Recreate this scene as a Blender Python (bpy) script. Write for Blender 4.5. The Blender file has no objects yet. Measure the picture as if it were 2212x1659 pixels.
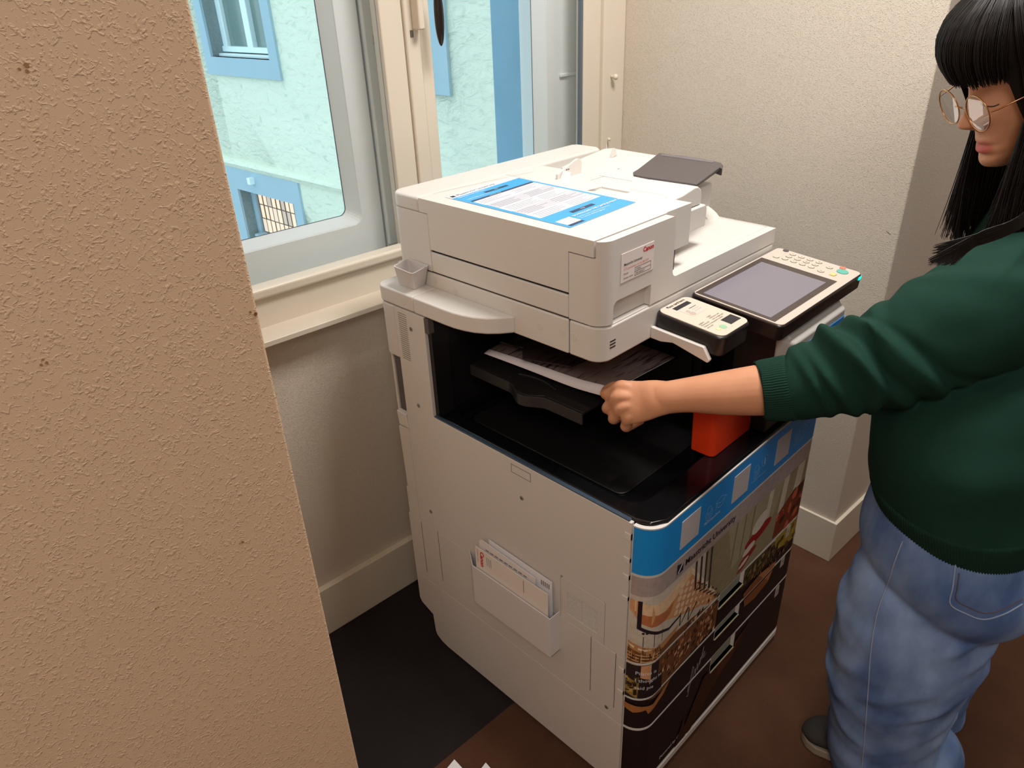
import bpy, bmesh, math, random
from mathutils import Vector, Matrix, noise
random.seed(7)
PI = math.pi
scene = bpy.context.scene
col = scene.collection

# ------------------------------------------------------------------ camera
CAM = Vector((-0.79776, -0.50601, 1.53569))
CR = Vector((0.70308272, -0.71012409, -0.03739623))
CU = Vector((0.36522261, 0.31547839, 0.87583436))
CF = Vector((0.61015337, 0.62944195, -0.48116077))
HF = Vector((CF.x, CF.y, 0)).normalized()
HR = Vector((HF.y, -HF.x, 0))
FPX = 1578.72
cd = bpy.data.cameras.new('camera')
co = bpy.data.objects.new('camera', cd); col.objects.link(co)
cd.sensor_width = 36; cd.lens = FPX / 2212 * 36; cd.clip_start = 0.01; cd.clip_end = 200
m = Matrix((CR, CU, -CF)).transposed().to_4x4(); m.translation = CAM
co.matrix_world = m
scene.camera = co

# ------------------------------------------------------------------ world, lights, exposure
scene.view_settings.view_transform = 'Standard'
scene.view_settings.look = 'None'
scene.view_settings.gamma = 1.0
scene.view_settings.use_curve_mapping = False
scene.view_settings.exposure = 0.0
w = bpy.data.worlds.new('sky'); scene.world = w; w.use_nodes = True
bg = w.node_tree.nodes['Background']
bg.inputs[0].default_value = (0.66, 0.90, 1.0, 1); bg.inputs[1].default_value = 1.6

def area(name, loc, target, size, energy, color, sy=None):
    l = bpy.data.lights.new(name, 'AREA'); l.energy = energy; l.color = color
    l.shape = 'RECTANGLE'; l.size = size; l.size_y = sy or size
    o = bpy.data.objects.new(name, l); col.objects.link(o); o.location = loc
    o.rotation_euler = (Vector(target) - Vector(loc)).to_track_quat('-Z', 'Y').to_euler()
    return o
WARM = (1.0, 0.955, 0.91)
area('ceiling_and_fill_light', (0.45, -0.10, 2.62), (0.45, -0.05, 0), 0.5, 34, WARM)
area('ceiling_and_fill_light', (1.7, -1.4, 2.62), (1.7, -1.4, 0), 0.9, 9, WARM)
area('ceiling_and_fill_light', (-1.5, -1.2, 2.62), (-1.2, -0.9, 0), 0.9, 27, WARM)  # unseen fill lamp, added to brighten the left pillar

# ------------------------------------------------------------------ helpers
def lin(c):
    out = []
    for v in c[:3]:
        v = v / 255
        out.append(v / 12.92 if v <= .04045 else ((v + .055) / 1.055) ** 2.4)
    return tuple(out) + (1,)

MATS = {}
def mat(name, rgb, rough=.5, bump=None, metal=0, spec=.5, var=None, coat=0, alpha=None):
    """bump=(scale, strength, distance, detail[, stretch]); var=(scale, amount) gives the colour a slight mottling"""
    if name in MATS: return MATS[name]
    mt = bpy.data.materials.new(name); mt.use_nodes = True
    nt = mt.node_tree; b = nt.nodes['Principled BSDF']
    b.inputs['Base Color'].default_value = lin(rgb)
    b.inputs['Roughness'].default_value = rough; b.inputs['Metallic'].default_value = metal
    b.inputs['Specular IOR Level'].default_value = spec
    b.inputs['Coat Weight'].default_value = coat
    if bump or var:
        tc = nt.nodes.new('ShaderNodeTexCoord'); mp = nt.nodes.new('ShaderNodeMapping')
        nt.links.new(tc.outputs['Object'], mp.inputs[0])
        if bump and len(bump) > 4: mp.inputs['Scale'].default_value = bump[4]
    if bump:
        n = nt.nodes.new('ShaderNodeTexNoise'); n.inputs['Scale'].default_value = bump[0]; n.inputs['Detail'].default_value = bump[3]
        nt.links.new(mp.outputs[0], n.inputs['Vector'])
        bp = nt.nodes.new('ShaderNodeBump'); bp.inputs['Strength'].default_value = bump[1]; bp.inputs['Distance'].default_value = bump[2]
        nt.links.new(n.outputs['Fac'], bp.inputs['Height']); nt.links.new(bp.outputs[0], b.inputs['Normal'])
    if var:
        n2 = nt.nodes.new('ShaderNodeTexNoise'); n2.inputs['Scale'].default_value = var[0]; n2.inputs['Detail'].default_value = 4
        nt.links.new(mp.outputs[0], n2.inputs['Vector'])
        mx = nt.nodes.new('ShaderNodeMixRGB'); mx.blend_type = 'MIX'
        c = lin(rgb)
        mx.inputs[1].default_value = tuple(x * (1 - var[1]) for x in c[:3]) + (1,)
        mx.inputs[2].default_value = tuple(min(1, x * (1 + var[1])) for x in c[:3]) + (1,)
        nt.links.new(n2.outputs['Fac'], mx.inputs[0]); nt.links.new(mx.outputs[0], b.inputs['Base Color'])
    if alpha is not None:
        b.inputs['Alpha'].default_value = alpha
    MATS[name] = mt
    return mt

def stucco(name, rgb, scale, strength):
    """wallpaper-like plaster with small worm-shaped grains"""
    mt = bpy.data.materials.new(name); mt.use_nodes = True
    nt = mt.node_tree; b = nt.nodes['Principled BSDF']
    b.inputs['Base Color'].default_value = lin(rgb); b.inputs['Roughness'].default_value = .75
    tc = nt.nodes.new('ShaderNodeTexCoord')
    n = nt.nodes.new('ShaderNodeTexNoise'); n.inputs['Scale'].default_value = scale; n.inputs['Detail'].default_value = 2.5; n.inputs['Distortion'].default_value = 1.2
    nt.links.new(tc.outputs['Object'], n.inputs['Vector'])
    r = nt.nodes.new('ShaderNodeValToRGB'); r.color_ramp.elements[0].position = .52; r.color_ramp.elements[1].position = .68
    nt.links.new(n.outputs['Fac'], r.inputs[0])
    bp = nt.nodes.new('ShaderNodeBump'); bp.inputs['Strength'].default_value = strength; bp.inputs['Distance'].default_value = .0022
    nt.links.new(r.outputs[0], bp.inputs['Height']); nt.links.new(bp.outputs[0], b.inputs['Normal'])
    return mt

def glass_mat(name, tint=(1, 1, 1), refl=.08):
    mt = bpy.data.materials.new(name); mt.use_nodes = True
    nt = mt.node_tree; nt.nodes.clear()
    out = nt.nodes.new('ShaderNodeOutputMaterial'); t = nt.nodes.new('ShaderNodeBsdfTransparent'); g = nt.nodes.new('ShaderNodeBsdfGlossy')
    t.inputs[0].default_value = tuple(tint) + (1,); g.inputs['Roughness'].default_value = .02
    mx = nt.nodes.new('ShaderNodeMixShader'); fr = nt.nodes.new('ShaderNodeLayerWeight'); fr.inputs[0].default_value = .25
    mul = nt.nodes.new('ShaderNodeMath'); mul.operation = 'MULTIPLY'; mul.inputs[1].default_value = refl * 4
    nt.links.new(fr.outputs['Fresnel'], mul.inputs[0]); nt.links.new(mul.outputs[0], mx.inputs[0])
    nt.links.new(t.outputs[0], mx.inputs[1]); nt.links.new(g.outputs[0], mx.inputs[2]); nt.links.new(mx.outputs[0], out.inputs[0])
    return mt

def attr_mat(name, rough=.4, noise_amt=0):
    mt = bpy.data.materials.new(name); mt.use_nodes = True
    nt = mt.node_tree; b = nt.nodes['Principled BSDF']; b.inputs['Roughness'].default_value = rough
    a = nt.nodes.new('ShaderNodeAttribute'); a.attribute_name = 'Col'
    if noise_amt:
        tc = nt.nodes.new('ShaderNodeTexCoord')
        n = nt.nodes.new('ShaderNodeTexNoise'); n.inputs['Scale'].default_value = 90; n.inputs['Detail'].default_value = 6
        nt.links.new(tc.outputs['Object'], n.inputs['Vector'])
        mr = nt.nodes.new('ShaderNodeMapRange'); mr.inputs[3].default_value = 1 - noise_amt; mr.inputs[4].default_value = 1 + noise_amt
        nt.links.new(n.outputs['Fac'], mr.inputs[0])
        mx = nt.nodes.new('ShaderNodeVectorMath'); mx.operation = 'SCALE'
        nt.links.new(a.outputs['Color'], mx.inputs[0]); nt.links.new(mr.outputs[0], mx.inputs['Scale'])
        nt.links.new(mx.outputs[0], b.inputs['Base Color'])
    else: nt.links.new(a.outputs['Color'], b.inputs['Base Color'])
    return mt

WLOC = {}
def place(o, parent):
    if parent is not None:
        o.parent = parent
        o.matrix_parent_inverse = Matrix.Translation(-WLOC.get(parent.name, Vector((0, 0, 0))))
    WLOC[o.name] = Vector((0, 0, 0))

def obj(name, bm, m, parent=None, bevel=0, seg=2, xf=None, smooth=False, label=None, kind=None):
    me = bpy.data.meshes.new(name)
    if xf is not None: bmesh.ops.transform(bm, matrix=xf, verts=bm.verts)
    bmesh.ops.recalc_face_normals(bm, faces=bm.faces)
    bm.to_mesh(me); bm.free()
    for mm in (m if isinstance(m, (list, tuple)) else [m]): me.materials.append(mm)
    o = bpy.data.objects.new(name, me); col.objects.link(o); place(o, parent)
    if bevel:
        b = o.modifiers.new('bevel', 'BEVEL'); b.width = bevel; b.segments = seg; b.limit_method = 'ANGLE'; b.angle_limit = .6
        b.harden_normals = True
    if bevel or smooth:
        for p in me.polygons: p.use_smooth = True
    if label: o['label'] = label
    if kind: o['kind'] = kind
    return o

def thing(name, label, cat, loc, group=None):
    o = bpy.data.objects.new(name, None); col.objects.link(o); o.location = loc
    WLOC[o.name] = Vector(loc); o['label'] = label; o['category'] = cat
    o.empty_display_size = .05
    if group: o['group'] = group
    return o
def tag(o, label, cat, group=None):
    o['label'] = label; o['category'] = cat
    if group: o['group'] = group
    return o

def box(bm, x0, x1, y0, y1, z0, z1):
    v = [bm.verts.new((x, y, z)) for x in (x0, x1) for y in (y0, y1) for z in (z0, z1)]
    for f in ((0, 1, 3, 2), (4, 6, 7, 5), (0, 4, 5, 1), (2, 3, 7, 6), (0, 2, 6, 4), (1, 5, 7, 3)):
        bm.faces.new([v[i] for i in f])
    return v
def BX(*a):
    bm = bmesh.new(); box(bm, *a); return bm
def prism(bm, poly, ax, a0, a1):
    """poly in the two remaining axes (cyclic order kept), extruded along ax"""
    def P(p, a):
        if ax == 'x': return (a, p[0], p[1])
        if ax == 'y': return (p[0], a, p[1])
        return (p[0], p[1], a)
    A = [bm.verts.new(P(p, a0)) for p in poly]; B = [bm.verts.new(P(p, a1)) for p in poly]
    bm.faces.new(A); bm.faces.new(B[::-1]); n = len(poly)
    for i in range(n): bm.faces.new((A[i], B[i], B[(i + 1) % n], A[(i + 1) % n]))
def PR(poly, ax, a0, a1):
    bm = bmesh.new(); prism(bm, poly, ax, a0, a1); return bm
def rrect(x0, x1, y0, y1, r, n=5):
    """rounded rectangle outline; r = single radius or (x0y0, x1y0, x1y1, x0y1)"""
    if not isinstance(r, (tuple, list)): r = (r,) * 4
    out = []
    for (cx, cy, a0, rr) in ((x0, y0, PI, r[0]), (x1, y0, 1.5 * PI, r[1]), (x1, y1, 0, r[2]), (x0, y1, .5 * PI, r[3])):
        if rr <= 0: out.append((cx, cy)); continue
        ox = cx + rr if cx == x0 else cx - rr; oy = cy + rr if cy == y0 else cy - rr
        for i in range(n + 1):
            a = a0 + i / n * PI / 2
            out.append((ox + rr * math.cos(a), oy + rr * math.sin(a)))
    return out
def cyl(bm, c, d, r, h, n=16, r2=None):
    d = Vector(d).normalized(); c = Vector(c)
    a = d.orthogonal().normalized(); b = d.cross(a); r2 = r if r2 is None else r2
    A = [bm.verts.new(c + (a * math.cos(t) + b * math.sin(t)) * r) for t in [2 * PI * i / n for i in range(n)]]
    B = [bm.verts.new(c + d * h + (a * math.cos(t) + b * math.sin(t)) * r2) for t in [2 * PI * i / n for i in range(n)]]
    bm.faces.new(A[::-1]); bm.faces.new(B)
    for i in range(n): bm.faces.new((A[i], A[(i + 1) % n], B[(i + 1) % n], B[i]))
def ellipsoid(bm, c, ax, n=20, m2=12):
    """ax = three axis vectors"""
    c = Vector(c); rows = []
    for i in range(1, m2):
        ph = PI * i / m2
        rows.append([bm.verts.new(c + ax[2] * math.cos(ph) + (ax[0] * math.cos(t) + ax[1] * math.sin(t)) * math.sin(ph)) for t in [2 * PI * j / n for j in range(n)]])
    T = bm.verts.new(c + ax[2]); B = bm.verts.new(c - ax[2])
    for j in range(n):
        k = (j + 1) % n
        bm.faces.new((T, rows[0][j], rows[0][k])); bm.faces.new((B, rows[-1][k], rows[-1][j]))
        for i in range(len(rows) - 1): bm.faces.new((rows[i][j], rows[i + 1][j], rows[i + 1][k], rows[i][k]))
def bake(o):
    """apply the modifiers of o into its mesh"""
    dg = bpy.context.evaluated_depsgraph_get(); dg.update()
    me = bpy.data.meshes.new_from_object(o.evaluated_get(dg)); old = o.data
    o.modifiers.clear(); o.data = me; bpy.data.meshes.remove(old)
    for p in me.polygons: p.use_smooth = True
def cut(o, bm):
    """boolean difference, applied at once"""
    me = bpy.data.meshes.new('cutter'); bmesh.ops.recalc_face_normals(bm, faces=bm.faces); bm.to_mesh(me); bm.free()
    c = bpy.data.objects.new('cutter', me); col.objects.link(c)
    md = o.modifiers.new('cut', 'BOOLEAN'); md.operation = 'DIFFERENCE'; md.solver = 'EXACT'; md.object = c
    bvs = [q for q in o.modifiers if q.type == 'BEVEL']
    par = [(q.width, q.segments) for q in bvs]
    for q in bvs: o.modifiers.remove(q)
    dg = bpy.context.evaluated_depsgraph_get(); dg.update()
    nm = bpy.data.meshes.new_from_object(o.evaluated_get(dg)); old = o.data
    o.modifiers.clear(); o.data = nm; bpy.data.meshes.remove(old); bpy.data.objects.remove(c); bpy.data.meshes.remove(me)
    for wd, sg in par:
        b = o.modifiers.new('bevel', 'BEVEL'); b.width = wd; b.segments = sg; b.limit_method = 'ANGLE'; b.angle_limit = .6; b.harden_normals = True
    for p in nm.polygons: p.use_smooth = True

def text(s, size, origin, xdir, ydir, m, parent, name='lettering', align='LEFT', bold=0, stretch=1, italic=0, label=None):
    """flat lettering whose baseline runs along xdir"""
    cu = bpy.data.curves.new(name, 'FONT'); cu.body = s; cu.size = size; cu.align_x = align; cu.offset = bold; cu.shear = italic
    cu.resolution_u = 2
    t = bpy.data.objects.new('t', cu); col.objects.link(t)
    dg = bpy.context.evaluated_depsgraph_get(); dg.update()
    me = bpy.data.meshes.new_from_object(t.evaluated_get(dg)); bpy.data.objects.remove(t); bpy.data.curves.remove(cu)
    X = Vector(xdir).normalized(); Y = Vector(ydir).normalized(); Z = X.cross(Y)
    M = Matrix((X * stretch, Y, Z)).transposed().to_4x4(); M.translation = Vector(origin)
    me.transform(M); me.materials.clear(); me.materials.append(m)
    o = bpy.data.objects.new(name, me); col.objects.link(o); place(o, parent)
    if label: o['label'] = label
    return o

def pt(px, py, D):
    """scene point seen at photo pixel (px, py) at horizontal distance D"""
    d = CF + CR * ((px - 1106) / FPX) - CU * ((py - 829.5) / FPX)
    return CAM + d * (D / d.dot(HF))

# ------------------------------------------------------------------ materials
CREAM = mat('printer_plastic', (218, 213, 207), .42, bump=(900, .08, .0004, 2))
CREAM2 = mat('printer_plastic_grey', (214, 208, 202), .45, bump=(900, .08, .0004, 2))
SEAM = mat('seam_dark', (70, 62, 56), .7)
BLACK = mat('black_plastic', (24, 23, 24), .38)
GLOSS = mat('black_gloss', (14, 14, 16), .12)
DARKG = mat('charcoal_plastic', (86, 80, 80), .5, bump=(800, .1, .0004, 2))
WHITE = mat('white_paper', (236, 234, 238), .6)
BLUE = mat('blue_print', (44, 146, 212), .42)
INK = mat('ink', (30, 30, 36), .5)
RED = mat('red_ink', (205, 30, 40), .5)
GREY = mat('grey_print', (196, 196, 204), .5)
NAVY = mat('navy_print', (50, 62, 92), .5)
PAINT = mat('window_paint', (216, 206, 190), .35, bump=(60, .12, .0008, 3))
PAINTO = mat('outer_window_paint', (226, 232, 232), .35, bump=(60, .12, .0008, 3))
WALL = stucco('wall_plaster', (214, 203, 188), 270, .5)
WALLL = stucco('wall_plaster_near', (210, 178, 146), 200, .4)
SKIRT = mat('skirting_paint', (224, 214, 196), .4)
CARPET = mat('carpet_brown', (96, 66, 50), .95, bump=(700, .9, .003, 3), var=(9, .28), spec=.1)
CARPETD = mat('carpet_dark', (48, 43, 43), .95, bump=(700, .9, .003, 3), var=(9, .2), spec=.1)
GLASS = glass_mat('window_glass')

# ------------------------------------------------------------------ the room (turned 2.85 degrees against the printer)
RT = Matrix.Rotation(-0.0498, 4, 'Z')
def room(name, bm, m, bevel=0, kind='structure', parent=None, **k):
    return obj(name, bm, m, parent, bevel=bevel, xf=RT, kind=kind, **k)
room('floor', BX(-2.4, 3.2, -3.4, .366, -.05, 0), CARPET)
room('floor', BX(-.60, 1.05, .366, .90, -.05, 0.0005), CARPETD)
room('ceiling', BX(-2.4, 3.2, -3.4, 1.3, 2.68, 2.75), mat('ceiling_paint', (228, 220, 208), .8))
room('wall_right', BX(.992, 3.3, .083, 1.27, 0, 2.7), WALL, bevel=.004)
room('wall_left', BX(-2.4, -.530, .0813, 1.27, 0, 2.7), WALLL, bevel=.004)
room('wall_back', BX(-.54, 1.0, .892, 1.27, 0, .872), WALL)
room('wall_back', BX(-.54, 1.0, .892, 1.27, 2.45, 2.7), WALL)
room('wall_front', BX(-2.4, 3.2, -3.45, -3.4, 0, 2.7), WALL)
room('wall_west', BX(-2.45, -2.4, -3.4, .1, 0, 2.7), WALLL)
room('wall_east', BX(3.2, 3.25, -3.4, .1, 0, 2.7), WALL)
room('baseboard_back', BX(-.53, .99, .874, .893, 0, .155), SKIRT, bevel=.002)
room('baseboard_right', PR([(.984, .874), (.984, .073), (3.2, .073), (3.2, .0835), (.9925, .0835), (.9925, .874)], 'z', 0, .14), SKIRT, bevel=.002)
room('baseboard_left', BX(-2.4, -.5295, .072, .0813, 0, .14), SKIRT, bevel=.002)
room('trim_1', PR(rrect(-.53, .99, .844, .93, .002), 'z', .880, .893), PAINT, bevel=.0025, label='cream window sill board behind the printer')

# inner window frame with its panes
IW = room('window_1', BX(-.53, .99, .918, .96, .890, .972), PAINT, bevel=.003)
room('sill_moulding', BX(-.53, .19, .905, .95, .960, .985), PAINT, bevel=.008, kind=None, parent=IW)
room('sill_moulding', BX(.325, .83, .905, .95, .960, .985), PAINT, bevel=.008, kind=None, parent=IW)
bm = bmesh.new(); box(bm, .190, .249, .928, .962, .97, 2.45)
room('mullion', bm, PAINT, bevel=.004, kind=None, parent=IW)
room('mullion', BX(.250, .289, .922, .962, .97, 2.45), PAINT, bevel=.005, kind=None, parent=IW)
room('mullion', BX(.2905, .3245, .930, .962, .97, 2.45), PAINT, bevel=.005, kind=None, parent=IW)
room('frame_post', BX(.832, .905, .93, .962, .97, 2.45), PAINT, bevel=.008, kind=None, parent=IW)
room('frame_post', BX(.900, .992, .918, .962, .97, 2.45), PAINT, bevel=.005, kind=None, parent=IW)
room('frame_post', BX(-.53, -.44, .92, .962, .97, 2.45), PAINT, bevel=.005, kind=None, parent=IW)
room('frame_head', BX(-.53, .99, .92, .962, 2.37, 2.45), PAINT, bevel=.005, kind=None, parent=IW)
room('gasket', BX(.8245, .8325, .934, .945, .985, 2.37), mat('gasket', (96, 104, 112), .5), kind=None, parent=IW)
room('pane', BX(-.44, .190, .938, .942, .98, 2.37), GLASS, kind=None, parent=IW)
room('pane', BX(.3245, .826, .938, .942, .98, 2.37), GLASS, kind=None, parent=IW)
# knob and hook on the right post
bm = bmesh.new(); ellipsoid(bm, (.934, .902, 1.292), [Vector((.008, 0, 0)), Vector((0, .008, 0)), Vector((0, 0, .008))]); cyl(bm, (.934, .92, 1.292), (0, -1, 0), .004, .015)
room('knob', bm, PAINT, smooth=True, kind=None, parent=IW)
bm = bmesh.new(); ellipsoid(bm, (.92, .908, 1.124), [Vector((.005, 0, 0)), Vector((0, .005, 0)), Vector((0, 0, .005))]); cyl(bm, (.919, .9165, 1.0), (0, 0, 1), .0018, .12, 8)
room('hook', bm, PAINT, smooth=True, kind=None, parent=IW)
# espagnolette handle on the mullion
bm = bmesh.new(); box(bm, .268, .285, .894, .924, 1.452, 1.60)
room('handle_bracket', bm, PAINT, bevel=.005, kind=None, parent=IW, label='cream painted lever bracket')
bm = bmesh.new(); ellipsoid(bm, (.311, .878, 1.480), [Vector((.0105, 0, 0)), Vector((0, .011, 0)), Vector((0, 0, .062))], 20, 20)
room('handle', bm, mat('handle_black', (30, 24, 24), .25, var=(40, .3)), smooth=True, kind=None, parent=IW, label='black oval window handle')
room('latch_mark', BX(.261, .269, .9205, .923, 1.438, 1.452), mat('worn_metal', (120, 108, 96), .5, metal=.4, var=(200, .5)), kind=None, parent=IW)

# outer window
OW = room('window_2', BX(-.60, 1.0, 1.02, 1.09, .90, .955), PAINTO, bevel=.004)
def sash(x0, x1, gx0, gx1, zt=2.4):
    # frame around the glass opening with a bevelled inner bead
    bm = bmesh.new(); prism(bm, [(x0, .957), (x1, .957), (x1, zt), (x0, zt)], 'y', 1.012, 1.062)
    o = room('sash', bm, PAINTO, bevel=.003, kind=None, parent=OW)
    c = bmesh.new(); prism(c, rrect(gx0, gx1, 1.035, zt - .09, .022), 'y', .9, 1.2)
    bmesh.ops.transform(c, matrix=RT, verts=c.verts); cut(o, c)
    b2 = bmesh.new(); inner = rrect(gx0, gx1, 1.035, zt - .09, .022); n = len(inner)
    inn = rrect(gx0 + .012, gx1 - .022, 1.053, zt - .1, .018)
    A = [b2.verts.new((p[0], 1.014, p[1])) for p in inner]; B = [b2.verts.new((p[0], 1.046, p[1])) for p in inn]
    for i in range(n): b2.faces.new((A[i], A[(i + 1) % n], B[(i + 1) % n], B[i]))
    room('glazing_bead', b2, PAINTO, kind=None, parent=OW)
    b3 = bmesh.new(); I2 = rrect(gx0 + .0135, gx1 - .0245, 1.0545, zt - .102, .017)
    A = [b3.verts.new((p[0], 1.045, p[1])) for p in inn]; B = [b3.verts.new((p[0], 1.0455, p[1])) for p in I2]
    for i in range(n): b3.faces.new((A[i], A[(i + 1) % n], B[(i + 1) % n], B[i]))
    room('gasket', b3, MATS['gasket'], kind=None, parent=OW)
    room('pane', BX(gx0, gx1, 1.0475, 1.0505, 1.03, zt - .085), GLASS, kind=None, parent=OW)
MATS.setdefault('gasket', bpy.data.materials['gasket'])
sash(-.55, .190, -.44, .1305)
sash(.195, .95, .30, .7700)
room('cover_strip', BX(.1925, .222, .998, 1.012, .965, 2.4), PAINTO, bevel=.004, kind=None, parent=OW)
room('cover_strip', BX(.224, .262, 1.002, 1.012, .965, 2.4), PAINTO, bevel=.003, kind=None, parent=OW)
room('bolt', PR(rrect(.214, .232, .985, .998, .003), 'z', .96, .992), PAINTO, bevel=.002, kind=None, parent=OW)
room('latch_mark', BX(.214, .232, .996, .9985, 1.425, 1.445), MATS['worn_metal'], kind=None, parent=OW)
room('lining', BX(.905, .99, .962, 1.012, .957, 2.45), PAINTO, bevel=.006, kind=None, parent=OW)
room('lining', BX(-.60, .99, .962, 1.02, .88, .93), PAINTO, bevel=.003, kind=None, parent=OW)
room('latch_bar', BX(.82, .92, 1.004, 1.0125, 1.296, 1.306), PAINTO, bevel=.003, kind=None, parent=OW)
STONE = mat('painted_stone', (128, 176, 204), .8, bump=(40, .3, .002, 5), var=(12, .1))
room('trim_2', BX(.80, 1.0, 1.125, 1.275, .60, 2.7), STONE, bevel=.005, label='pale blue painted stone jamb outside the window')
room('trim_3', BX(.775, .99, 1.062, 1.125, .60, 2.7), PAINTO, bevel=.003, label='white outer window post')

# ------------------------------------------------------------------ neighbouring house across the yard
FP = Vector((2.3155, 4.4452, 0)); FT = Vector((-.03773, .99929, 0)); FN = Vector((-.99929, -.03773, 0))
FM = Matrix((FT, FN, Vector((0, 0, 1)))).transposed().to_4x4(); FM.translation = FP    # local: x along the wall, y out, z up
MINT = bpy.data.materials.new('rough_plaster_mint'); MINT.use_nodes = True
nt = MINT.node_tree; b = nt.nodes['Principled BSDF']; b.inputs['Base Color'].default_value = lin((226, 232, 214)); b.inputs['Roughness'].default_value = .9
tc = nt.nodes.new('ShaderNodeTexCoord'); mp = nt.nodes.new('ShaderNodeMapping'); mp.inputs['Scale'].default_value = (1, 1, 2.2)
nt.links.new(tc.outputs['Object'], mp.inputs[0])
n1 = nt.nodes.new('ShaderNodeTexNoise'); n1.inputs['Scale'].default_value = 10; n1.inputs['Detail'].default_value = 8; n1.inputs['Distortion'].default_value = .8
nt.links.new(mp.outputs[0], n1.inputs['Vector'])
bp = nt.nodes.new('ShaderNodeBump'); bp.inputs['Strength'].default_value = .6; bp.inputs['Distance'].default_value = .035
nt.links.new(n1.outputs['Fac'], bp.inputs['Height']); nt.links.new(bp.outputs[0], b.inputs['Normal'])
rr_ = nt.nodes.new('ShaderNodeValToRGB'); rr_.color_ramp.elements[0].position = .28; rr_.color_ramp.elements[0].color = lin((206, 216, 200)); rr_.color_ramp.elements[1].position = .42; rr_.color_ramp.elements[1].color = lin((228, 234, 216))  # crevice shade put into the colour: low spots of the relief are darker
nt.links.new(n1.outputs['Fac'], rr_.inputs[0]); nt.links.new(rr_.outputs[0], b.inputs['Base Color'])
FB = mat('facade_blue', (166, 192, 206), .8, bump=(30, .2, .003, 4), var=(5, .06))
FW = mat('facade_white', (230, 244, 246), .5)
HS = thing('neighbouring_house', 'pale mint plastered house across the yard with blue stone window surrounds', 'building', FP)
def fac(name, bm, m, parent=HS, **k): return obj(name, bm, m, parent, xf=FM, **k)
o = fac('wall', BX(-3.1, 9, -.5, 0, -4, 5), MINT)
for (a0, a1, z0, z1) in ((.767, 1.700, 1.075, 2.6), (.80, 1.74, -.75, -.055), (-1.11, -.22, 1.075, 2.6)):
    c = BX(a0, a1, -.3, .1, z0, z1); bmesh.ops.transform(c, matrix=FM, verts=c.verts); cut(o, c)
fac('string_course', PR([(0, .215), (.035, .20), (.055, .175), (.055, .145), (0, .145)], 'x', -3.1, 9), mat('course_mint', (212, 230, 216), .9)) if False else None
bm = bmesh.new(); prism(bm, [(0, .222), (.03, .214), (.05, .185), (.02, .142), (0, .142)], 'x', -3.1, 9)
fac('string_course', bm, MINT)
def surround(a0, a1, z0, z1, o0, o1, q0, q1, nm='window'):
    # outer rectangle a,z ; opening o,q
    bm = bmesh.new(); A = [(a0, z0), (a1, z0), (a1, z1), (a0, z1)]; B = [(o0, q0), (o1, q0), (o1, q1), (o0, q1)]
    for y in (.0, .022):
        pass
    va = [bm.verts.new((p[0], .022, p[1])) for p in A]; vb = [bm.verts.new((p[0], .022, p[1])) for p in B]
    wa = [bm.verts.new((p[0], 0, p[1])) for p in A]; wb = [bm.verts.new((p[0], -.16, p[1])) for p in B]
    for i in range(4):
        j = (i + 1) % 4
        bm.faces.new((va[i], va[j], vb[j], vb[i])); bm.faces.new((va[i], wa[i], wa[j], va[j])); bm.faces.new((vb[i], vb[j], wb[j], wb[i]))
    return fac(nm, bm, FB)
W1 = surround(.65, 1.815, .935, 2.8, .767, 1.700, 1.075, 2.6)
W2 = surround(-1.27, -.10, .935, 2.8, -1.11, -.22, 1.075, 2.6)
W3 = surround(.68, 1.885, -.95, .142, .80, 1.74, -.75, -.055)
PANE = mat('old_glass', (120, 140, 136), .15, var=(3, .15), spec=.6)
def casement(par, a0, a1, z0, z1, y=-.13):
    bm = bmesh.new(); box(bm, a0, a1, y - .02, y - .012, z0, z1); fac('pane', bm, PANE, par)
    bm = bmesh.new()
    for (p, q) in ((a0, a0 + .075), (a1 - .075, a1)): box(bm, p, q, y - .02, y + .02, z0, z1)
    am = (a0 + a1) / 2
    box(bm, am - .045, am + .045, y - .02, y + .03, z0, z1)
    fac('sash_frame', bm, FW, par, bevel=.006)
    fac('bottom_rail', BX(a0, a1, y - .02, y + .035, z0, z0 + .045), FW, par, bevel=.008)
    fac('sill', BX(a0 - .0, a1, y, y + .08, z0 - .055, z0 - .008), FW, par, bevel=.01)
casement(W1, .767, 1.70, 1.105, 2.6); casement(W2, -1.11, -.22, 1.105, 2.6)
# lower window: warm lit leaded panes, each a piece
CAME = mat('lead_came', (104, 96, 88), .6)
fac('reveal_frame', BX(1.68, 1.74, -.16, -.10, -.75, -.055), FB, W3)
fac('ledge', BX(.80, 1.70, -.14, -.03, -.545, -.49), FB, W3, bevel=.01)
fac('ledge', BX(.80, 1.68, -.14, -.05, -.62, -.545), FB, W3, bevel=.01)
random.seed(3)
lit = []
for k, (c_, e) in enumerate((((1.0, .80, .58), 1.02), ((.92, .80, .66), .62), ((1.0, .86, .68), .85))):
    mt = bpy.data.materials.new('lit_pane_%s' % ('bright', 'dull', 'warm')[k]); mt.use_nodes = True
    bb = mt.node_tree.nodes['Principled BSDF']; bb.inputs['Base Color'].default_value = (.1, .1, .1, 1)
    bb.inputs['Emission Color'].default_value = c_ + (1,); bb.inputs['Emission Strength'].default_value = e; lit.append(mt)
cols, rows = 8, 3
A0, A1, Z0, Z1 = 1.06, 1.668, -.485, -.085
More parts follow.
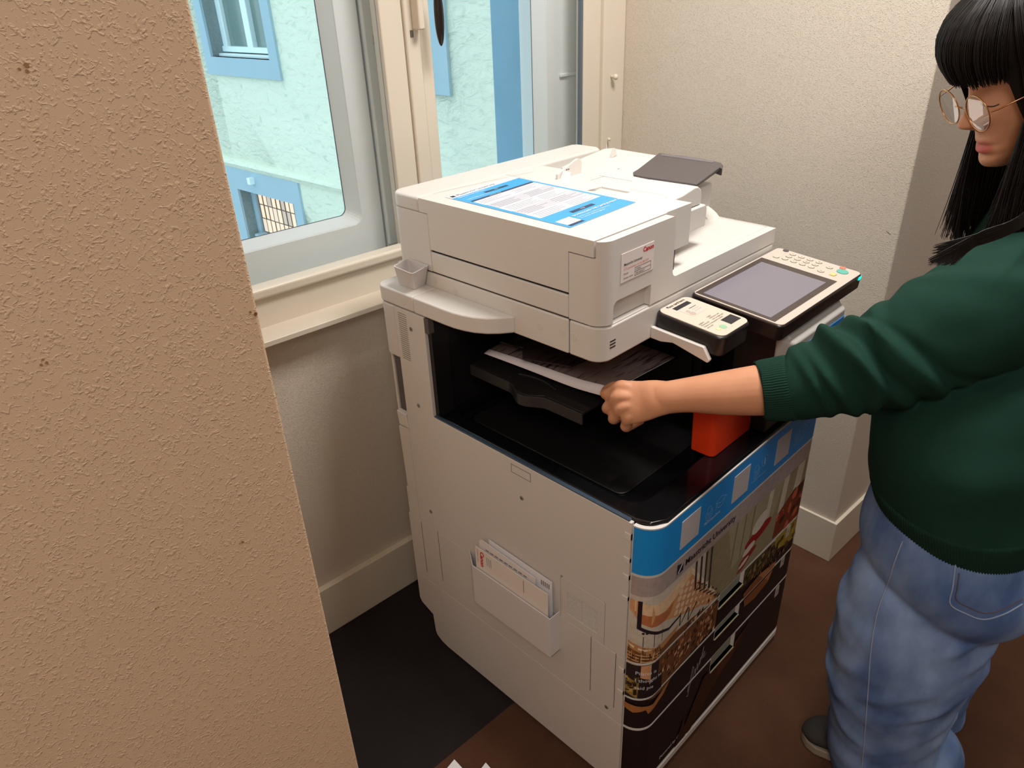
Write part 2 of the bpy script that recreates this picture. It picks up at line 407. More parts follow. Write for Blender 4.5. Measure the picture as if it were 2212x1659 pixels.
for i in range(cols):
    for j in range(rows):
        a = A0 + (A1 - A0) * i / cols; a2 = A0 + (A1 - A0) * (i + 1) / cols
        z = Z0 + (Z1 - Z0) * j / rows; z2 = Z0 + (Z1 - Z0) * (j + 1) / rows
        ti = random.uniform(-.004, .004)
        bm = bmesh.new(); v = box(bm, a + .003, a2 - .003, -.138, -.132, z + .003, z2 - .003)
        for q in v[4:]: q.co.y += ti
        fac('pane', bm, random.choice(lit + [lit[0]]), W3)
bm = bmesh.new()
for i in range(cols + 1):
    a = A0 + (A1 - A0) * i / cols; box(bm, a - .003, a + .003, -.135, -.126, Z0, Z1)
for j in range(rows + 1):
    z = Z0 + (Z1 - Z0) * j / rows; box(bm, A0, A1, -.135, -.125, z - .003, z + .003)
fac('lead_came', bm, CAME, W3)
fac('transom', BX(.80, 1.06, -.15, -.13, -.75, -.055), FB, W3)
fac('lintel', BX(1.06, 1.68, -.15, -.125, -.085, -.055), FB, W3)
fac('sill_block', BX(1.06, 1.68, -.15, -.13, -.75, -.485), FB, W3)
fac('back_panel', BX(.80, 1.74, -.17, -.16, -.75, -.055), FB, W3)
fac('lamp', BX(1.385, 1.435, .02, .07, .035, .095), FW, W3, bevel=.004)
obj('yard_ground', BX(-12, 12, 1.6, 16, -4.2, -4), mat('yard_paving', (150, 150, 146), .9, var=(2, .15)), kind='structure')


# ------------------------------------------------------------------ the printer (front faces -y, left side is x = 0)
PT = thing('office_printer', 'cream office printer and copier standing under the window', 'printer', (.32, .36, 0))
def part(name, bm, m, bevel=0, parent=None, **k): return obj(name, bm, m, parent or PT, bevel=bevel, **k)

# core behind the covers
bm = bmesh.new(); box(bm, .006, .625, .05, .64, .06, .70); box(bm, .006, .625, .60, .69, .23, .70); part('chassis', bm, SEAM)
for x in (.06, .55):
    for y in (.10, .60):
        bm = bmesh.new(); cyl(bm, (x, y, .0), (0, 0, 1), .018, .036, 14); part('caster', bm, BLACK)
part('right_cover', PR(rrect(.045, .70, .02, .735, .01), 'x', .624, .635), CREAM, .004)
# left side covers: plates with real gaps
def side(poly, nm='side_cover', m=None, x0=0.0, x1=.008, bv=.0012): return part(nm, PR(poly, 'x', x0, x1), m or CREAM2, .0006)
A = side([(.0455, .4135), (.6535, .4135), (.6535, .967), (.5585, .967), (.5585, .739), (.0455, .739)])
cut(A, BX(-.01, .02, .0940, .2050, .40, .5235))
VENT = side([(.0952, .4135), (.2040, .4135), (.2040, .515), (.1985, .5225), (.1008, .5225), (.0952, .517)], 'vent_cover')
cut(VENT, BX(-.01, .0035, .112, .188, .432, .490))
bm = bmesh.new()
for i in range(16):
    z = .4335 + i * .0037
    box(bm, .0008, .005, .112, .1485, z, z + .0016); box(bm, .0008, .005, .1515, .188, z, z + .0016)
part('vent_slats', bm, CREAM2, parent=VENT)
M = side([(.0455, .2225), (.6985, .2225), (.6985, .2262), (.6985, .4122), (.0455, .4122)])
B1 = side([(.0455, .020), (.6030, .020), (.6030, .2213), (.0455, .2213)])
B2 = side([(.6042, .0205), (.622, .024), (.640, .034), (.6450, .045), (.6485, .103), (.690, .118), (.6985, .130), (.6985, .2213), (.6042, .2213)])
side([(.6547, .4135), (.6935, .4135), (.6935, .493), (.6547, .498)], m=CREAM2)
side([(.6547, .4992), (.6880, .4942), (.6920, .66), (.6900, .6655), (.6547, .6690)], m=CREAM2)
part('side_ledge', PR([(.6547, .670), (.6890, .670), (.6935, .705), (.660, .705)], 'x', 0.0, .03), CREAM, .002)
part('side_recess', BX(.012, .03, .655, .690, .70, .85), DARKG)
part('side_cover', PR(rrect(.0, .05, .6547, .7045, (.0, 0, 0, .02)), 'z', .848, .967), CREAM2, .003)
part('rear_cover', BX(.012, .63, .697, .705, .10, .96), CREAM2, .002)
def groove(y, z0, z1, nm='groove'):
    part(nm, BX(-.0003, .002, y - .0006, y + .0006, z0, z1), SEAM)
for y, z0, z1 in ((.589, .2573, .4122), (.651, .2482, .4079), (.1255, .2584, .4122), (.0650, .2594, .4122)): groove(y, z0, z1)
bm = bmesh.new()
for (y0, y1, z0, z1) in ((.2775, .3290, .7275, .7283), (.2775, .3290, .7092, .70995), (.2775, .2783, .7092, .7283), (.3282, .3290, .7092, .7283)): box(bm, -.0003, .002, y0, y1, z0, z1)
part('knockout_outline', bm, SEAM)
for (y, z) in ((.603, .930), (.607, .749), (.606, .463), (.3035, .6586), (.304, .462), (.0828, .245)):
    bm = bmesh.new(); cyl(bm, (.002, y, z), (-1, 0, 0), .0052, .0028, 18); s = part('screw_cap', bm, mat('screw_grey', (150, 142, 132), .5), .0006)
    bm = bmesh.new(); cyl(bm, (-.0002, y, z), (-1, 0, 0), .0028, .001, 12); part('screw', bm, mat('screw_metal', (120, 114, 106), .35, metal=.6), parent=s)
# clips along the front edge
for (z0, z1) in ((.700, .715), (.650, .661), (.610, .622), (.560, .571), (.372, .385), (.310, .322)):
    part('clip', BX(-.0012, .006, .0455, .058, z0, z1), CREAM, .0008)
# tower grille
bm = bmesh.new()
for i in range(22):
    z = .853 + i * .0049
    box(bm, -.0004, .003, .6155, .6420, z, z + .0017)
part('grille_slots', bm, mat('slot_grey', (150, 140, 128), .6))
# document pocket on the side
bm = bmesh.new()
prism(bm, [(-.0276, .2068), (-.0300, .2068), (-.0300, .4365), (-.0276, .4365)], 'z', .315, .424)
prism(bm, [(0, .2068), (-.0285, .2068), (-.0285, .2092), (0, .2092)], 'z', .315, .424)
prism(bm, [(0, .4780), (0, .4755), (-.0285, .4340), (-.0298, .4365)], 'z', .315, .424)
prism(bm, [(0, .2068), (-.0285, .2068), (-.0285, .4360), (0, .4780)], 'z', .315, .3175)
PK = part('document_pocket', bm, mat('pocket_plastic', (222, 216, 216), .4), .0006)
# ---- opening / delivery cavity
part('tray_floor', PR([(.0435, .70), (.06, .70), (.60, .70), (.60, .05), (.0435, .085)], 'z', .690, .700), GLOSS)
TR = part('delivery_tray', PR([(.009, .5575), (.009, .049), (.02, .02), (.046, .0045), (.60, .0045), (.62, .0045), (.62, .5575)], 'z', .700, .7405), GLOSS, .006, )
cut(TR, PR(rrect(.045, .60, .065, .545, .035), 'z', .712, .76))
bm = bmesh.new(); prism(bm, rrect(.075, .56, .12, .53, .02), 'z', .712, .7155); part('tray_rib', bm, BLACK, .003)
part('tray_strip', BX(.0005, .009, .0505, .5570, .7395, .7425), mat('tray_edge_gloss', (60, 74, 90), .12), .001)
part('cavity_wall', BX(.05, .62, .56, .57, .70, .968), BLACK)
part('cavity_wall', BX(.008, .05, .548, .5583, .74, .967), BLACK)
part('cavity_wall', BX(.0, .014, .545, .5583, .935, .967), DARKG, .001)
part('output_unit', BX(.40, .62, .17, .56, .7155, .965), BLACK, .006)
part('output_unit', BX(.47, .60, .10, .17, .7405, .93), BLACK, .008)
for k, (y0, y1) in enumerate(((.19, .30), (.31, .42), (.43, .54))):
    part('output_flap', BX(.392, .402, y0, y1, .80, .90), BLACK, .003)
part('latch_label', PR([(.455, .93), (.49, .93), (.49, .94), (.455, .94)], 'y', .163, .17), WHITE)
# ---- copy tray
bm = bmesh.new(); prism(bm, [(.088, .224), (.42, .224), (.42, .525), (.088, .525), (.088, .408), (.082, .396), (.070, .380), (.066, .364), (.069, .346), (.080, .330), (.088, .320)], 'z', .838, .8435)
CT = part('copy_tray', bm, mat('tray_black', (30, 28, 29), .3), .001)
def band(pts, z0, z1, th, nm, m, parent):
    """upright band following a plan path"""
    bm = bmesh.new(); n = len(pts); L = []
    for i, p in enumerate(pts):
        a = Vector(pts[max(0, i - 1)]); c = Vector(pts[min(n - 1, i + 1)]); d = (c - a).normalized(); nn = Vector((-d.y, d.x)) * th / 2
        L.append((Vector(p) - nn, Vector(p) + nn))
    R = [[bm.verts.new((q.x, q.y, z)) for (q, z) in ((l, z0), (l, z1), (r, z1), (r, z0))] for l, r in L]
    for i in range(n - 1):
        for k in range(4): bm.faces.new((R[i][k], R[i][(k + 1) % 4], R[i + 1][(k + 1) % 4], R[i + 1][k]))
    bm.faces.new(R[0]); bm.faces.new(R[-1][::-1])
    return part(nm, bm, m, .001, parent)
edge = [(.086, .224), (.086, .30)] + [(.086 - .011 * (1 - math.cos(PI * 2 * t)), .308 + .107 * t) for t in [i / 14 for i in range(1, 14)]] + [(.086, .415), (.086, .527)]
band(edge, .818, .8415, .004, 'tray_lip', mat('tray_edge', (44, 42, 44), .3), CT)
arc = [(.118 + .010 * math.sin(PI * t), .318 + .10 * t) for t in [i / 12 for i in range(13)]]
band(arc, .832, .846, .003, 'tray_lip', MATS['tray_edge'], CT)
bm = bmesh.new()
for i in range(22):
    y = .235 + i * .013
    box(bm, .13, .40, y, y + .0016, .8432, .8446)
part('tray_ribs', bm, MATS['tray_black'], 0, CT)
# smoked paper stop hanging over the sheet
SMK = glass_mat('smoked_plastic', (.72, .70, .72), .05)
bm = bmesh.new(); P8 = [(.1395, .4905), (.1500, .4350), (.1150, .4020), (.1500, .3080), (.1900, .3020), (.30, .33), (.30, .49)]
prism(bm, P8, 'z', .884, .8865); SM = part('paper_stop', bm, SMK, .0005)
band(P8 + [P8[0]], .8838, .8870, .0016, 'stop_edge', BLACK, SM)
part('paper_stop_edge', BX(.140, .1435, .436, .490, .8865, .902), SMK, .001, SM)

# ---- front covers; s runs along the rounded front, z up
R0 = .042
def fmap(s, z, off=0.0):
    L = R0 * PI / 2
    if s <= L:
        a = s / R0; cx, cy = .003 + R0, R0 + .002; r = R0 + off
        return Vector((cx - r * math.cos(a), cy - r * math.sin(a), z))
    x = .003 + R0 + (s - L)
    R1 = .028
    if x <= .635 - R1: return Vector((x, .002 - off, z))
    a = min((x - (.635 - R1)) / R1, PI / 2); r = R1 + off
    return Vector((.635 - R1 + r * math.sin(a), .002 + R1 - r * math.cos(a), z))
SL = R0 * PI / 2; SX = lambda x: x - .003 - R0 + SL
SEND = SX(.635 - .028) + .028 * PI / 2
SB = sorted([SL * i / 9 for i in range(1, 10)] + [SX(.607) + .044 * i / 5 for i in range(5)])
def clip(poly, k, v, keep_less):
    out = []
    for i in range(len(poly)):
        a, b_ = poly[i], poly[(i + 1) % len(poly)]
        ia = (a[k] <= v) if keep_less else (a[k] >= v); ib = (b_[k] <= v) if keep_less else (b_[k] >= v)
        if ia: out.append(a)
        if ia != ib:
            t = (v - a[k]) / (b_[k] - a[k]); out.append((a[0] + (b_[0] - a[0]) * t, a[1] + (b_[1] - a[1]) * t))
    return out
def cliprect(poly, s0, s1, z0, z1):
    for k, v, l in ((0, s0, False), (0, s1, True), (1, z0, False), (1, z1, True)):
        poly = clip(poly, k, v, l)
        if len(poly) < 3: return []
    return poly
def lay(bm, poly, off, color, rects, cl):
    for (s0, s1, z0, z1) in rects:
        q = cliprect(poly, s0, s1, z0, z1)
        if not q: continue
        ks = [s0] + [b for b in SB if s0 < b < s1] + [s1]
        for i in range(len(ks) - 1):
            qq = cliprect(q, ks[i], ks[i + 1], z0, z1)
            if len(qq) < 3: continue
            try: f = bm.faces.new([bm.verts.new(fmap(p[0], p[1], off)) for p in qq])
            except ValueError: continue
            for lp in f.loops: lp[cl] = color
GX0, GX1 = SX(.2665), SX(.3665)
def front_panel(nm, zb, zt, notch=None):
    """cover plate following the front, with a finger notch at its top"""
    rects = [(0, SEND, zb, zt)] if notch is None else [(0, GX0, zb, zt), (GX0, GX1, zb, notch), (GX1, SEND, zb, zt)]
    bm = bmesh.new()
    outline = [(0, zb), (SEND, zb), (SEND, zt)] + ([(GX1, zt), (GX1, notch), (GX0, notch), (GX0, zt)] if notch else []) + [(0, zt)]
    for (s0, s1, z0, z1) in rects:
        ks = [s0] + [b for b in SB if s0 < b < s1] + [s1]
        for off, fl in ((0, 0), (-.008, 1)):
            for i in range(len(ks) - 1):
                v = [bm.verts.new(fmap(a, z, off)) for a, z in ((ks[i], z0), (ks[i + 1], z0), (ks[i + 1], z1), (ks[i], z1))]
                bm.faces.new(v[::-1] if fl else v)
    for i in range(len(outline)):
        a, c = outline[i], outline[(i + 1) % len(outline)]
        n = 1 if abs(a[0] - c[0]) < 1e-6 else max(1, int(abs(a[0] - c[0]) / .006))
        for k in range(n):
            p = (a[0] + (c[0] - a[0]) * k / n, a[1] + (c[1] - a[1]) * k / n); q = (a[0] + (c[0] - a[0]) * (k + 1) / n, a[1] + (c[1] - a[1]) * (k + 1) / n)
            bm.faces.new([bm.verts.new(fmap(*p, 0)), bm.verts.new(fmap(*q, 0)), bm.verts.new(fmap(*q, -.008)), bm.verts.new(fmap(*p, -.008))])
    bmesh.ops.remove_doubles(bm, verts=bm.verts, dist=.00005)
    o = part(nm, bm, CREAM)
    e = .0022
    ir = [(e, SEND - e, zb + e, zt - e)] if notch is None else [(e, GX0 - e, zb + e, zt - e), (GX0 - e, GX1 + e, zb + e, notch - e), (GX1 + e, SEND - e, zb + e, zt - e)]
    return o, ir
PANELS = [('upper_front_cover', .6300, .7345, None), ('front_door', .4125, .6285, None), ('paper_drawer', .3150, .4105, .372), ('paper_drawer', .2255, .3125, .281), ('paper_drawer', .045, .2225, .1775)]
PRINT = attr_mat('photo_print', .42, .25)
def C(r, g, b): return lin((r, g, b))
def blob(cx, cz, rx, rz, n=16, rot=0, seed=None):
    out = []
    for i in range(n):
        a = 2 * PI * i / n; k = 1 + (random.uniform(-.2, .2) if seed is not None else 0)
        x, z = rx * k * math.cos(a), rz * k * math.sin(a)
        out.append((cx + x * math.cos(rot) - z * math.sin(rot), cz + x * math.sin(rot) + z * math.cos(rot)))
    return out
layers = []
def pl(poly, c): layers.append((poly, c))
def rect(s0, s1, z0, z1): return [(s0, z0), (s1, z0), (s1, z1), (s0, z1)]
random.seed(11)
S = SX
# night-dark ground of the lower drawers
pl(rect(-.1, 1, 0, .42), C(26, 16, 20))
pl([(-.1, .42), (-.1, .40), (.12, .40), (S(.18), .40), (1, .40), (1, .60), (-.1, .60)], C(205, 196, 180))
# grey band with the name
pl(rect(-.1, 1, .582, .66), C(170, 156, 152))
# bright hall behind
pl([(S(.19), .582), (1, .582), (1, .43), (S(.36), .41), (S(.26), .405), (S(.2), .49)], C(150, 138, 108))
pl([(S(.27), .582), (S(.50), .582), (S(.47), .50), (S(.30), .46)], C(166, 156, 128))
for x0, x1, z1 in ((.489, .519, .475), (.553, .592, .50), (.425, .450, .49)):
    pl([(S(x0 + .01), .580), (S(x1 + .005), .580), (S(x1 - .005), z1), (S(x0), z1)], C(206, 198, 176))
for x in (.30, .335, .37): pl([(S(x), .58), (S(x + .006), .58), (S(x - .002), .47), (S(x - .006), .47)], C(128, 118, 90))
# peach shell roof sweeping from the left
pl([(-.02, .572), (.018, .570), (.045, .560), (S(.055), .548), (S(.085), .560), (S(.139), .5755), (S(.262), .4150), (S(.225), .418), (S(.19), .440), (S(.149), .4545), (S(.10), .478), (S(.059), .500), (.045, .505), (.02, .525), (.012, .535)], C(214, 160, 112))
pl([(.012, .571), (.045, .560), (S(.060), .560), (S(.139), .5755), (S(.150), .560), (S(.09), .535), (S(.06), .525), (.04, .535), (.012, .545)], C(232, 200, 160))
pl([(.012, .545), (.04, .534), (S(.06), .523), (S(.085), .530), (S(.075), .505), (S(.059), .500), (.045, .505), (.02, .520)], C(186, 116, 72))
pl([(S(.139), .5755), (S(.262), .4150), (S(.252), .417), (S(.139), .560)], C(240, 222, 190))
for r_ in range(5):
    for q in range(9):
        x = .096 + q * .0165 + r_ * .004; z = .492 + r_ * .0115 - q * .0075 + .003 * r_
        if x < .235 and z < .566 - (x - .13) * .9: pl(blob(S(x), z, .0075 - .0006 * q, .0068 - .0005 * q, 10, -.4), C(238, 208, 174))
# black frames and zigzags
pl(rect(.0175, .0255, .503, .571), C(34, 26, 40))
pl([(.0175, .503), (.0255, .508), (.06, .488), (S(.075), .470), (S(.115), .475), (S(.114), .470), (S(.075), .463), (.06, .480)], C(40, 30, 44))
for (x, z, dx, dz) in ((.112, .478, .030, .022), (.142, .470, .030, .024)):
    pl([(S(x), z), (S(x + .003), z), (S(x + .003), z - .035), (S(x), z - .035)], C(40, 32, 40))
    pl([(S(x), z - .035), (S(x + .003), z - .035), (S(x + dx), z - .012 + dz * .2), (S(x + dx - .003), z - .008 + dz * .2)], C(40, 32, 40))
for k in range(4):
    x = .150 + k * .018; pl([(S(x), .580), (S(x + .007), .580), (S(x + .012), .505 - .012 * k), (S(x + .005), .505 - .012 * k)], C(66, 58, 54))
for k in range(6):
    x = .160 + k * .015; z = .520 - k * .014
    pl([(S(x), z), (S(x + .016), z - .006), (S(x + .004), z - .018), (S(x + .02), z - .022), (S(x + .018), z - .026), (S(x), z - .02), (S(x + .011), z - .008)], C(58, 50, 50))
for k in range(3): pl(rect(.030 + k * .022, .0315 + k * .022, .452, .484), C(70, 60, 60))
for cx in (.030, .037): pl(blob(cx, .492, .003, .003, 8), C(40, 30, 40))
# red and white lamps
for (x0, z0, x1, z1, wd, c) in ((.350, .481, .462, .497, .017, (150, 28, 30)), (.335, .443, .405, .456, .010, (150, 34, 34)), (.330, .424, .380, .440, .006, (150, 40, 38)),
                                (.375, .505, .440, .530, .020, (216, 206, 190)), (.345, .462, .395, .474, .010, (216, 204, 188)), (.335, .434, .375, .446, .006, (210, 200, 186))):
    cx, cz = (x0 + x1) / 2, (z0 + z1) / 2; pl(blob(S(cx), cz, math.hypot(x1 - x0, z1 - z0) / 2, wd, 18, math.atan2(z1 - z0, x1 - x0)), C(*c))
# people and bright clothes at the right edge
pl([(S(.605), .520), (S(.54), .51), (S(.49), .485), (S(.485), .42), (S(.61), .415), (S(.64), .43), (S(.64), .52)], C(120, 52, 26))
for k in range(26):
    x = random.uniform(.49, .63); z = random.uniform(.42, .512); pl(blob(S(x), z, random.uniform(.004, .016), random.uniform(.004, .014), 8, random.uniform(0, 3), 1), random.choice([C(196, 92, 56), C(150, 40, 28), C(80, 30, 20), C(214, 128, 84), C(60, 26, 20)]))
pl([(S(.51), .415), (S(.64), .410), (S(.64), .345), (S(.58), .350), (S(.50), .372)], C(160, 138, 40))
for k in range(14):
    x = random.uniform(.50, .62); z = random.uniform(.345, .41); pl(blob(S(x), z, random.uniform(.004, .012), random.uniform(.004, .012), 8, 0, 1), random.choice([C(196, 176, 60), C(70, 50, 26), C(110, 80, 40), C(40, 28, 24)]))
pl([(S(.36), .410), (S(.50), .405), (S(.52), .36), (S(.44), .352), (S(.36), .36)], C(80, 70, 42))
# café crowd and shelves
def scatter(n, f, cols, w=(.003, .010), h=(.003, .012)):
    for _ in range(n):
        s, z = f()
        a, b_ = random.uniform(*w), random.uniform(*h); pl([(s, z), (s + a, z + a * .35), (s + a, z + b_ + a * .35), (s, z + b_)], random.choice(cols))
BR = [C(150, 92, 48), C(196, 140, 90), C(110, 62, 34), C(70, 44, 30), C(212, 170, 128), C(90, 74, 40), C(168, 108, 60), C(44, 30, 26), C(226, 196, 160)]
pl([(-.02, .470), (.03, .455), (.06, .445), (S(.08), .440), (S(.16), .430), (S(.24), .412), (S(.262), .395), (S(.262), .33), (S(.19), .325), (S(.13), .318), (S(.08), .300), (.06, .305), (-.02, .33)], C(120, 78, 46))
pl([(-.02, .475), (.02, .462), (.055, .448), (S(.06), .446), (S(.11), .452), (S(.10), .438), (S(.06), .430), (.05, .432), (.02, .445), (-.02, .458)], C(190, 140, 92))
pl([(.0, .462), (.03, .452), (.05, .447), (.035, .445), (.012, .453)], C(232, 214, 190))
scatter(200, lambda: ((lambda x: (S(x), random.uniform(.318, .40 + .035 * min(1, max(0, (x - .05) / .2)))))(random.uniform(.05, .255))), BR)
scatter(50, lambda: (random.uniform(.0, .07), random.uniform(.412, .44)), BR[:6], (.001, .003), (.008, .02))
for k in range(4): pl([(-.0, .441 - k * .008), (.07, .430 - k * .008), (.07, .428 - k * .008), (0, .439 - k * .008)], C(224, 190, 140))
scatter(70, lambda: (S(random.uniform(.36, .50)), random.uniform(.358, .40)), [C(60, 46, 26), C(120, 100, 50), C(160, 128, 80), C(40, 28, 20), C(96, 108, 52)])
pl(rect(-.01, .07, .318, .4105), C(44, 34, 36))
pl(rect(.030, .050, .355, .4105), C(214, 160, 120))
pl([(.0, .375), (.028, .362), (.026, .318), (.0, .33)], C(150, 124, 62))
scatter(16, lambda: (random.uniform(.0, .02), random.uniform(.325, .365)), [C(190, 160, 90), C(90, 70, 40), C(40, 30, 24)])
pl([(.022, .380), (.060, .362), (S(.062), .368), (S(.064), .318), (.03, .318)], C(30, 24, 28))
# table and warm glow of the lower drawers
pl([(S(.375), .335), (S(.44), .345), (S(.53), .330), (S(.50), .285), (S(.44), .275), (S(.39), .285)], C(140, 82, 44))
pl([(S(.44), .345), (S(.53), .330), (S(.50), .288)], C(180, 118, 72))
scatter(36, lambda: (S(random.uniform(.40, .62)), random.uniform(.325, .36)), [C(90, 56, 34), C(150, 90, 54), C(50, 34, 26), C(120, 100, 60)])
pl([(.0, .300), (.06, .290), (S(.075), .305), (S(.10), .318), (S(.075), .288), (.05, .268), (.045, .282), (.02, .276), (.0, .285)], C(170, 112, 62))
pl([(S(.16), .060), (S(.24), .19), (S(.34), .175), (S(.44), .21), (S(.40), .165), (S(.30), .12), (S(.2), .045)], C(58, 28, 18))
pl([(S(.30), .165), (S(.40), .20), (S(.36), .15), (S(.30), .13)], C(84, 40, 22))
pl([(S(.14), .045), (S(.17), .12), (S(.185), .045)], C(50, 24, 18))
pl([(-.01, .045), (-.01, .10), (.02, .07), (.03, .045)], C(110, 80, 44))
for (nm, zb, zt, notch) in PANELS:
    o, ir = front_panel(nm, zb, zt, notch)
    bm = bmesh.new(); cl = bm.loops.layers.float_color.new('Col')
    if nm == 'upper_front_cover': lay(bm, rect(-1, 2, .5, .8), .0006, lin((20, 146, 228)), ir, cl)
    else:
        for k, (poly, c) in enumerate(layers): lay(bm, poly, .0003 + .0000035 * k, c, ir, cl)
    part('film', bm, attr_mat('blue_film', .38) if nm == 'upper_front_cover' else PRINT, 0, o, label='printed film on the cover')
    if notch:
        bm = bmesh.new(); a, c = .2668, .3662
        prism(bm, [(a, .0105), (c, .0105), (c, .034), (a, .034)], 'z', notch, zt); part('grip', bm, mat('grip_grey', (150, 152, 140), .5), 0, o)
        part('grip_lip', BX(a - .001, c + .001, -.0008, .012, notch - .0016, notch), mat('grip_lip', (150, 140, 110), .4), .0005, o)
# base strip
bm = bmesh.new(); ks = [0] + SB + [SEND]
for i in range(len(ks) - 1):
    q = [[bm.verts.new(fmap(s, z, off)) for z, off in ((.020, .001), (.036, .001), (.042, -.004), (.042, -.012), (.020, -.012))] for s in (ks[i], ks[i + 1])]
    for k in range(5): bm.faces.new((q[0][k], q[1][k], q[1][(k + 1) % 5], q[0][(k + 1) % 5]))
part('base_strip', bm, CREAM)
# drawer numbers, wording and pictograms on the film
WTXT = mat('print_white', (225, 232, 238), .5); LTXT = mat('print_pale_blue', (150, 206, 240), .5)
def ft(s, size, x, z, m, **k): return text(s, size, (x, .002 - .0016, z), (1, 0, 0), (0, 0, 1), m, PT, **k)
for n_, z in (('1', .376), ('2', .284), ('3', .187)):
    part('number_plate', BX(.5600, .5780, .0008, .0014, z, z + .030), mat('plate_beige', (190, 176, 160), .5)); ft(n_, .012, .5662, z + .011, INK)
ft('Maastricht University', .0205, .110, .5985, INK, bold=.0003)
bm = bmesh.new(); prism(bm, [(.0845, .594), (.1035, .594), (.1035, .610), (.0845, .617)], 'y', .0002, .0008); part('emblem', bm, INK)
bm = bmesh.new(); prism(bm, [(.0865, .596), (.089, .596), (.1015, .611), (.099, .612)], 'y', -.0002, .0002); part('emblem_stroke', bm, GREY)
ft('MyCampusPrint', .0085, .1630, .6575, WTXT); ft('Printing information', .0075, .333, .6575, LTXT); ft('Report a faulty', .0075, .507, .6575, LTXT)
ft('Powered by Canon', .0125, .083, .070, WTXT, bold=.0001)
for k, (s_, z) in enumerate((('Pilates is', .385), ('I thought he', .365), ('said pie', .345))):
    bm = bmesh.new()
    o = text(s_, .0125, (0, 0, 0), (1, 0, 0), (0, 1, 0), WTXT, PT)
    for v in o.data.vertices: v.co = fmap(.020 + v.co.x, z - v.co.x * .12 + v.co.y, .0020)
# handwritten signature stroke
def stroke(pts, wd, m, nm, off=.0016):
    bm = bmesh.new(); n = len(pts)
    for i in range(n - 1):
        a, c = Vector(pts[i]), Vector(pts[i + 1]); d = (c - a).normalized(); nn = Vector((-d.y, d.x)) * wd / 2
        bm.faces.new([bm.verts.new((q.x, .002 - off, q.y)) for q in (a - nn, c - nn, c + nn, a + nn)])
    return part(nm, bm, m)
stroke([(.170, .19), (.176, .185), (.181, .225), (.189, .262), (.184, .27), (.180, .24), (.172, .20), (.190, .235), (.195, .255), (.197, .235), (.203, .265), (.205, .24), (.213, .275), (.212, .25), (.222, .30), (.219, .262), (.228, .28), (.226, .26), (.236, .268)], .0008, WTXT, 'signature')
# pictograms: plain outlines
def icon(pts, m=LTXT): stroke(pts, .0009, m, 'pictogram')
for x in (.166, .338, .512):
    icon([(x, .668), (x, .684), (x + .004, .686), (x + .004, .680), (x + .018, .680), (x + .018, .686), (x + .022, .684), (x + .022, .668), (x + .017, .668)])
    icon([(x + .005, .686), (x + .005, .694), (x + .015, .694), (x + .017, .690), (x + .017, .686)]); icon([(x + .005, .676), (x + .005, .664), (x + .017, .664), (x + .017, .676), (x + .005, .676)])
    icon([(x + .008, .672), (x + .014, .672)]); icon([(x + .008, .668), (x + .014, .668)])
icon([(.198, .688), (.216, .681), (.236, .688), (.218, .696), (.198, .688)]); icon([(.204, .686), (.204, .676), (.216, .671), (.228, .676), (.228, .685)]); icon([(.200, .687), (.200, .672)])
icon([(.3800 + .0115 * math.cos(a), .690 + .0125 * math.sin(a)) for a in [2 * PI * i / 20 for i in range(21)]]); ft('i', .022, .3775, .682, WTXT, bold=.0005)
icon([(.548, .676), (.572, .692), (.575, .700), (.570, .703), (.563, .698), (.541, .682), (.548, .676)]); icon([(.545, .700), (.565, .682)])
for x in (.0870, .2615, .4300): part('blank_square', BX(x, x + .0590, .0006, .0014, .6505, .7125), mat('blank_print', (196, 190, 190), .5), label='blank pale square on the blue film')

# ---- scanner base
def union(o, bm):
    me = bpy.data.meshes.new('u'); bmesh.ops.recalc_face_normals(bm, faces=bm.faces); bm.to_mesh(me); bm.free()
    c = bpy.data.objects.new('u', me); col.objects.link(c)
    bvs = [(q.width, q.segments) for q in o.modifiers if q.type == 'BEVEL']; o.modifiers.clear()
    md = o.modifiers.new('u', 'BOOLEAN'); md.operation = 'UNION'; md.solver = 'EXACT'; md.object = c
    dg = bpy.context.evaluated_depsgraph_get(); dg.update()
    nm = bpy.data.meshes.new_from_object(o.evaluated_get(dg)); o.modifiers.clear(); o.data = nm
    bpy.data.objects.remove(c)
    for wd, sg in bvs:
        b = o.modifiers.new('bevel', 'BEVEL'); b.width = wd; b.segments = sg; b.limit_method = 'ANGLE'; b.angle_limit = .6; b.harden_normals = True
    for p in nm.polygons: p.use_smooth = True
SB1 = part('scanner_base', PR(rrect(.063, .642, .167, .2375, (.028, .006, 0, 0), 8), 'z', .968, 1.0325), CREAM, .004, seg=3)
SB2 = part('scanner_base', BX(.063, .642, .2390, .712, .968, 1.0325), CREAM, .003, seg=3)
part('scanner_core', BX(.084, .636, .192, .700, .972, 1.037), SEAM); part('scanner_core', BX(.066, .09, .20, .690, .972, 1.0365), SEAM); part('recess_floor', BX(.088, .205, .1690, .1925, 1.0300, 1.0340), CREAM)
for k in range(3):
    z = .9915 + k * .0058
    bm = bmesh.new(); prism(bm, [(.0865, z), (.1015, z), (.1015, z + .0024), (.0865, z + .0024)], 'y', .1665, .168); part('louvre_slot', bm, BLACK, .0005)
def dimple(y, z, x=.063, r=.0078):
    bm = bmesh.new(); cyl(bm, (x + .001, y, z), (-1, 0, 0), r, .0014, 20); part('blank_cap', bm, CREAM2, .0004)
for y, z in ((.5307, 1.0117), (.5897, 1.0195), (.3063, .9995), (.2529, 1.0035), (.2268, 1.0035)): dimple(y, z)
dimple(.619, .986, 0)
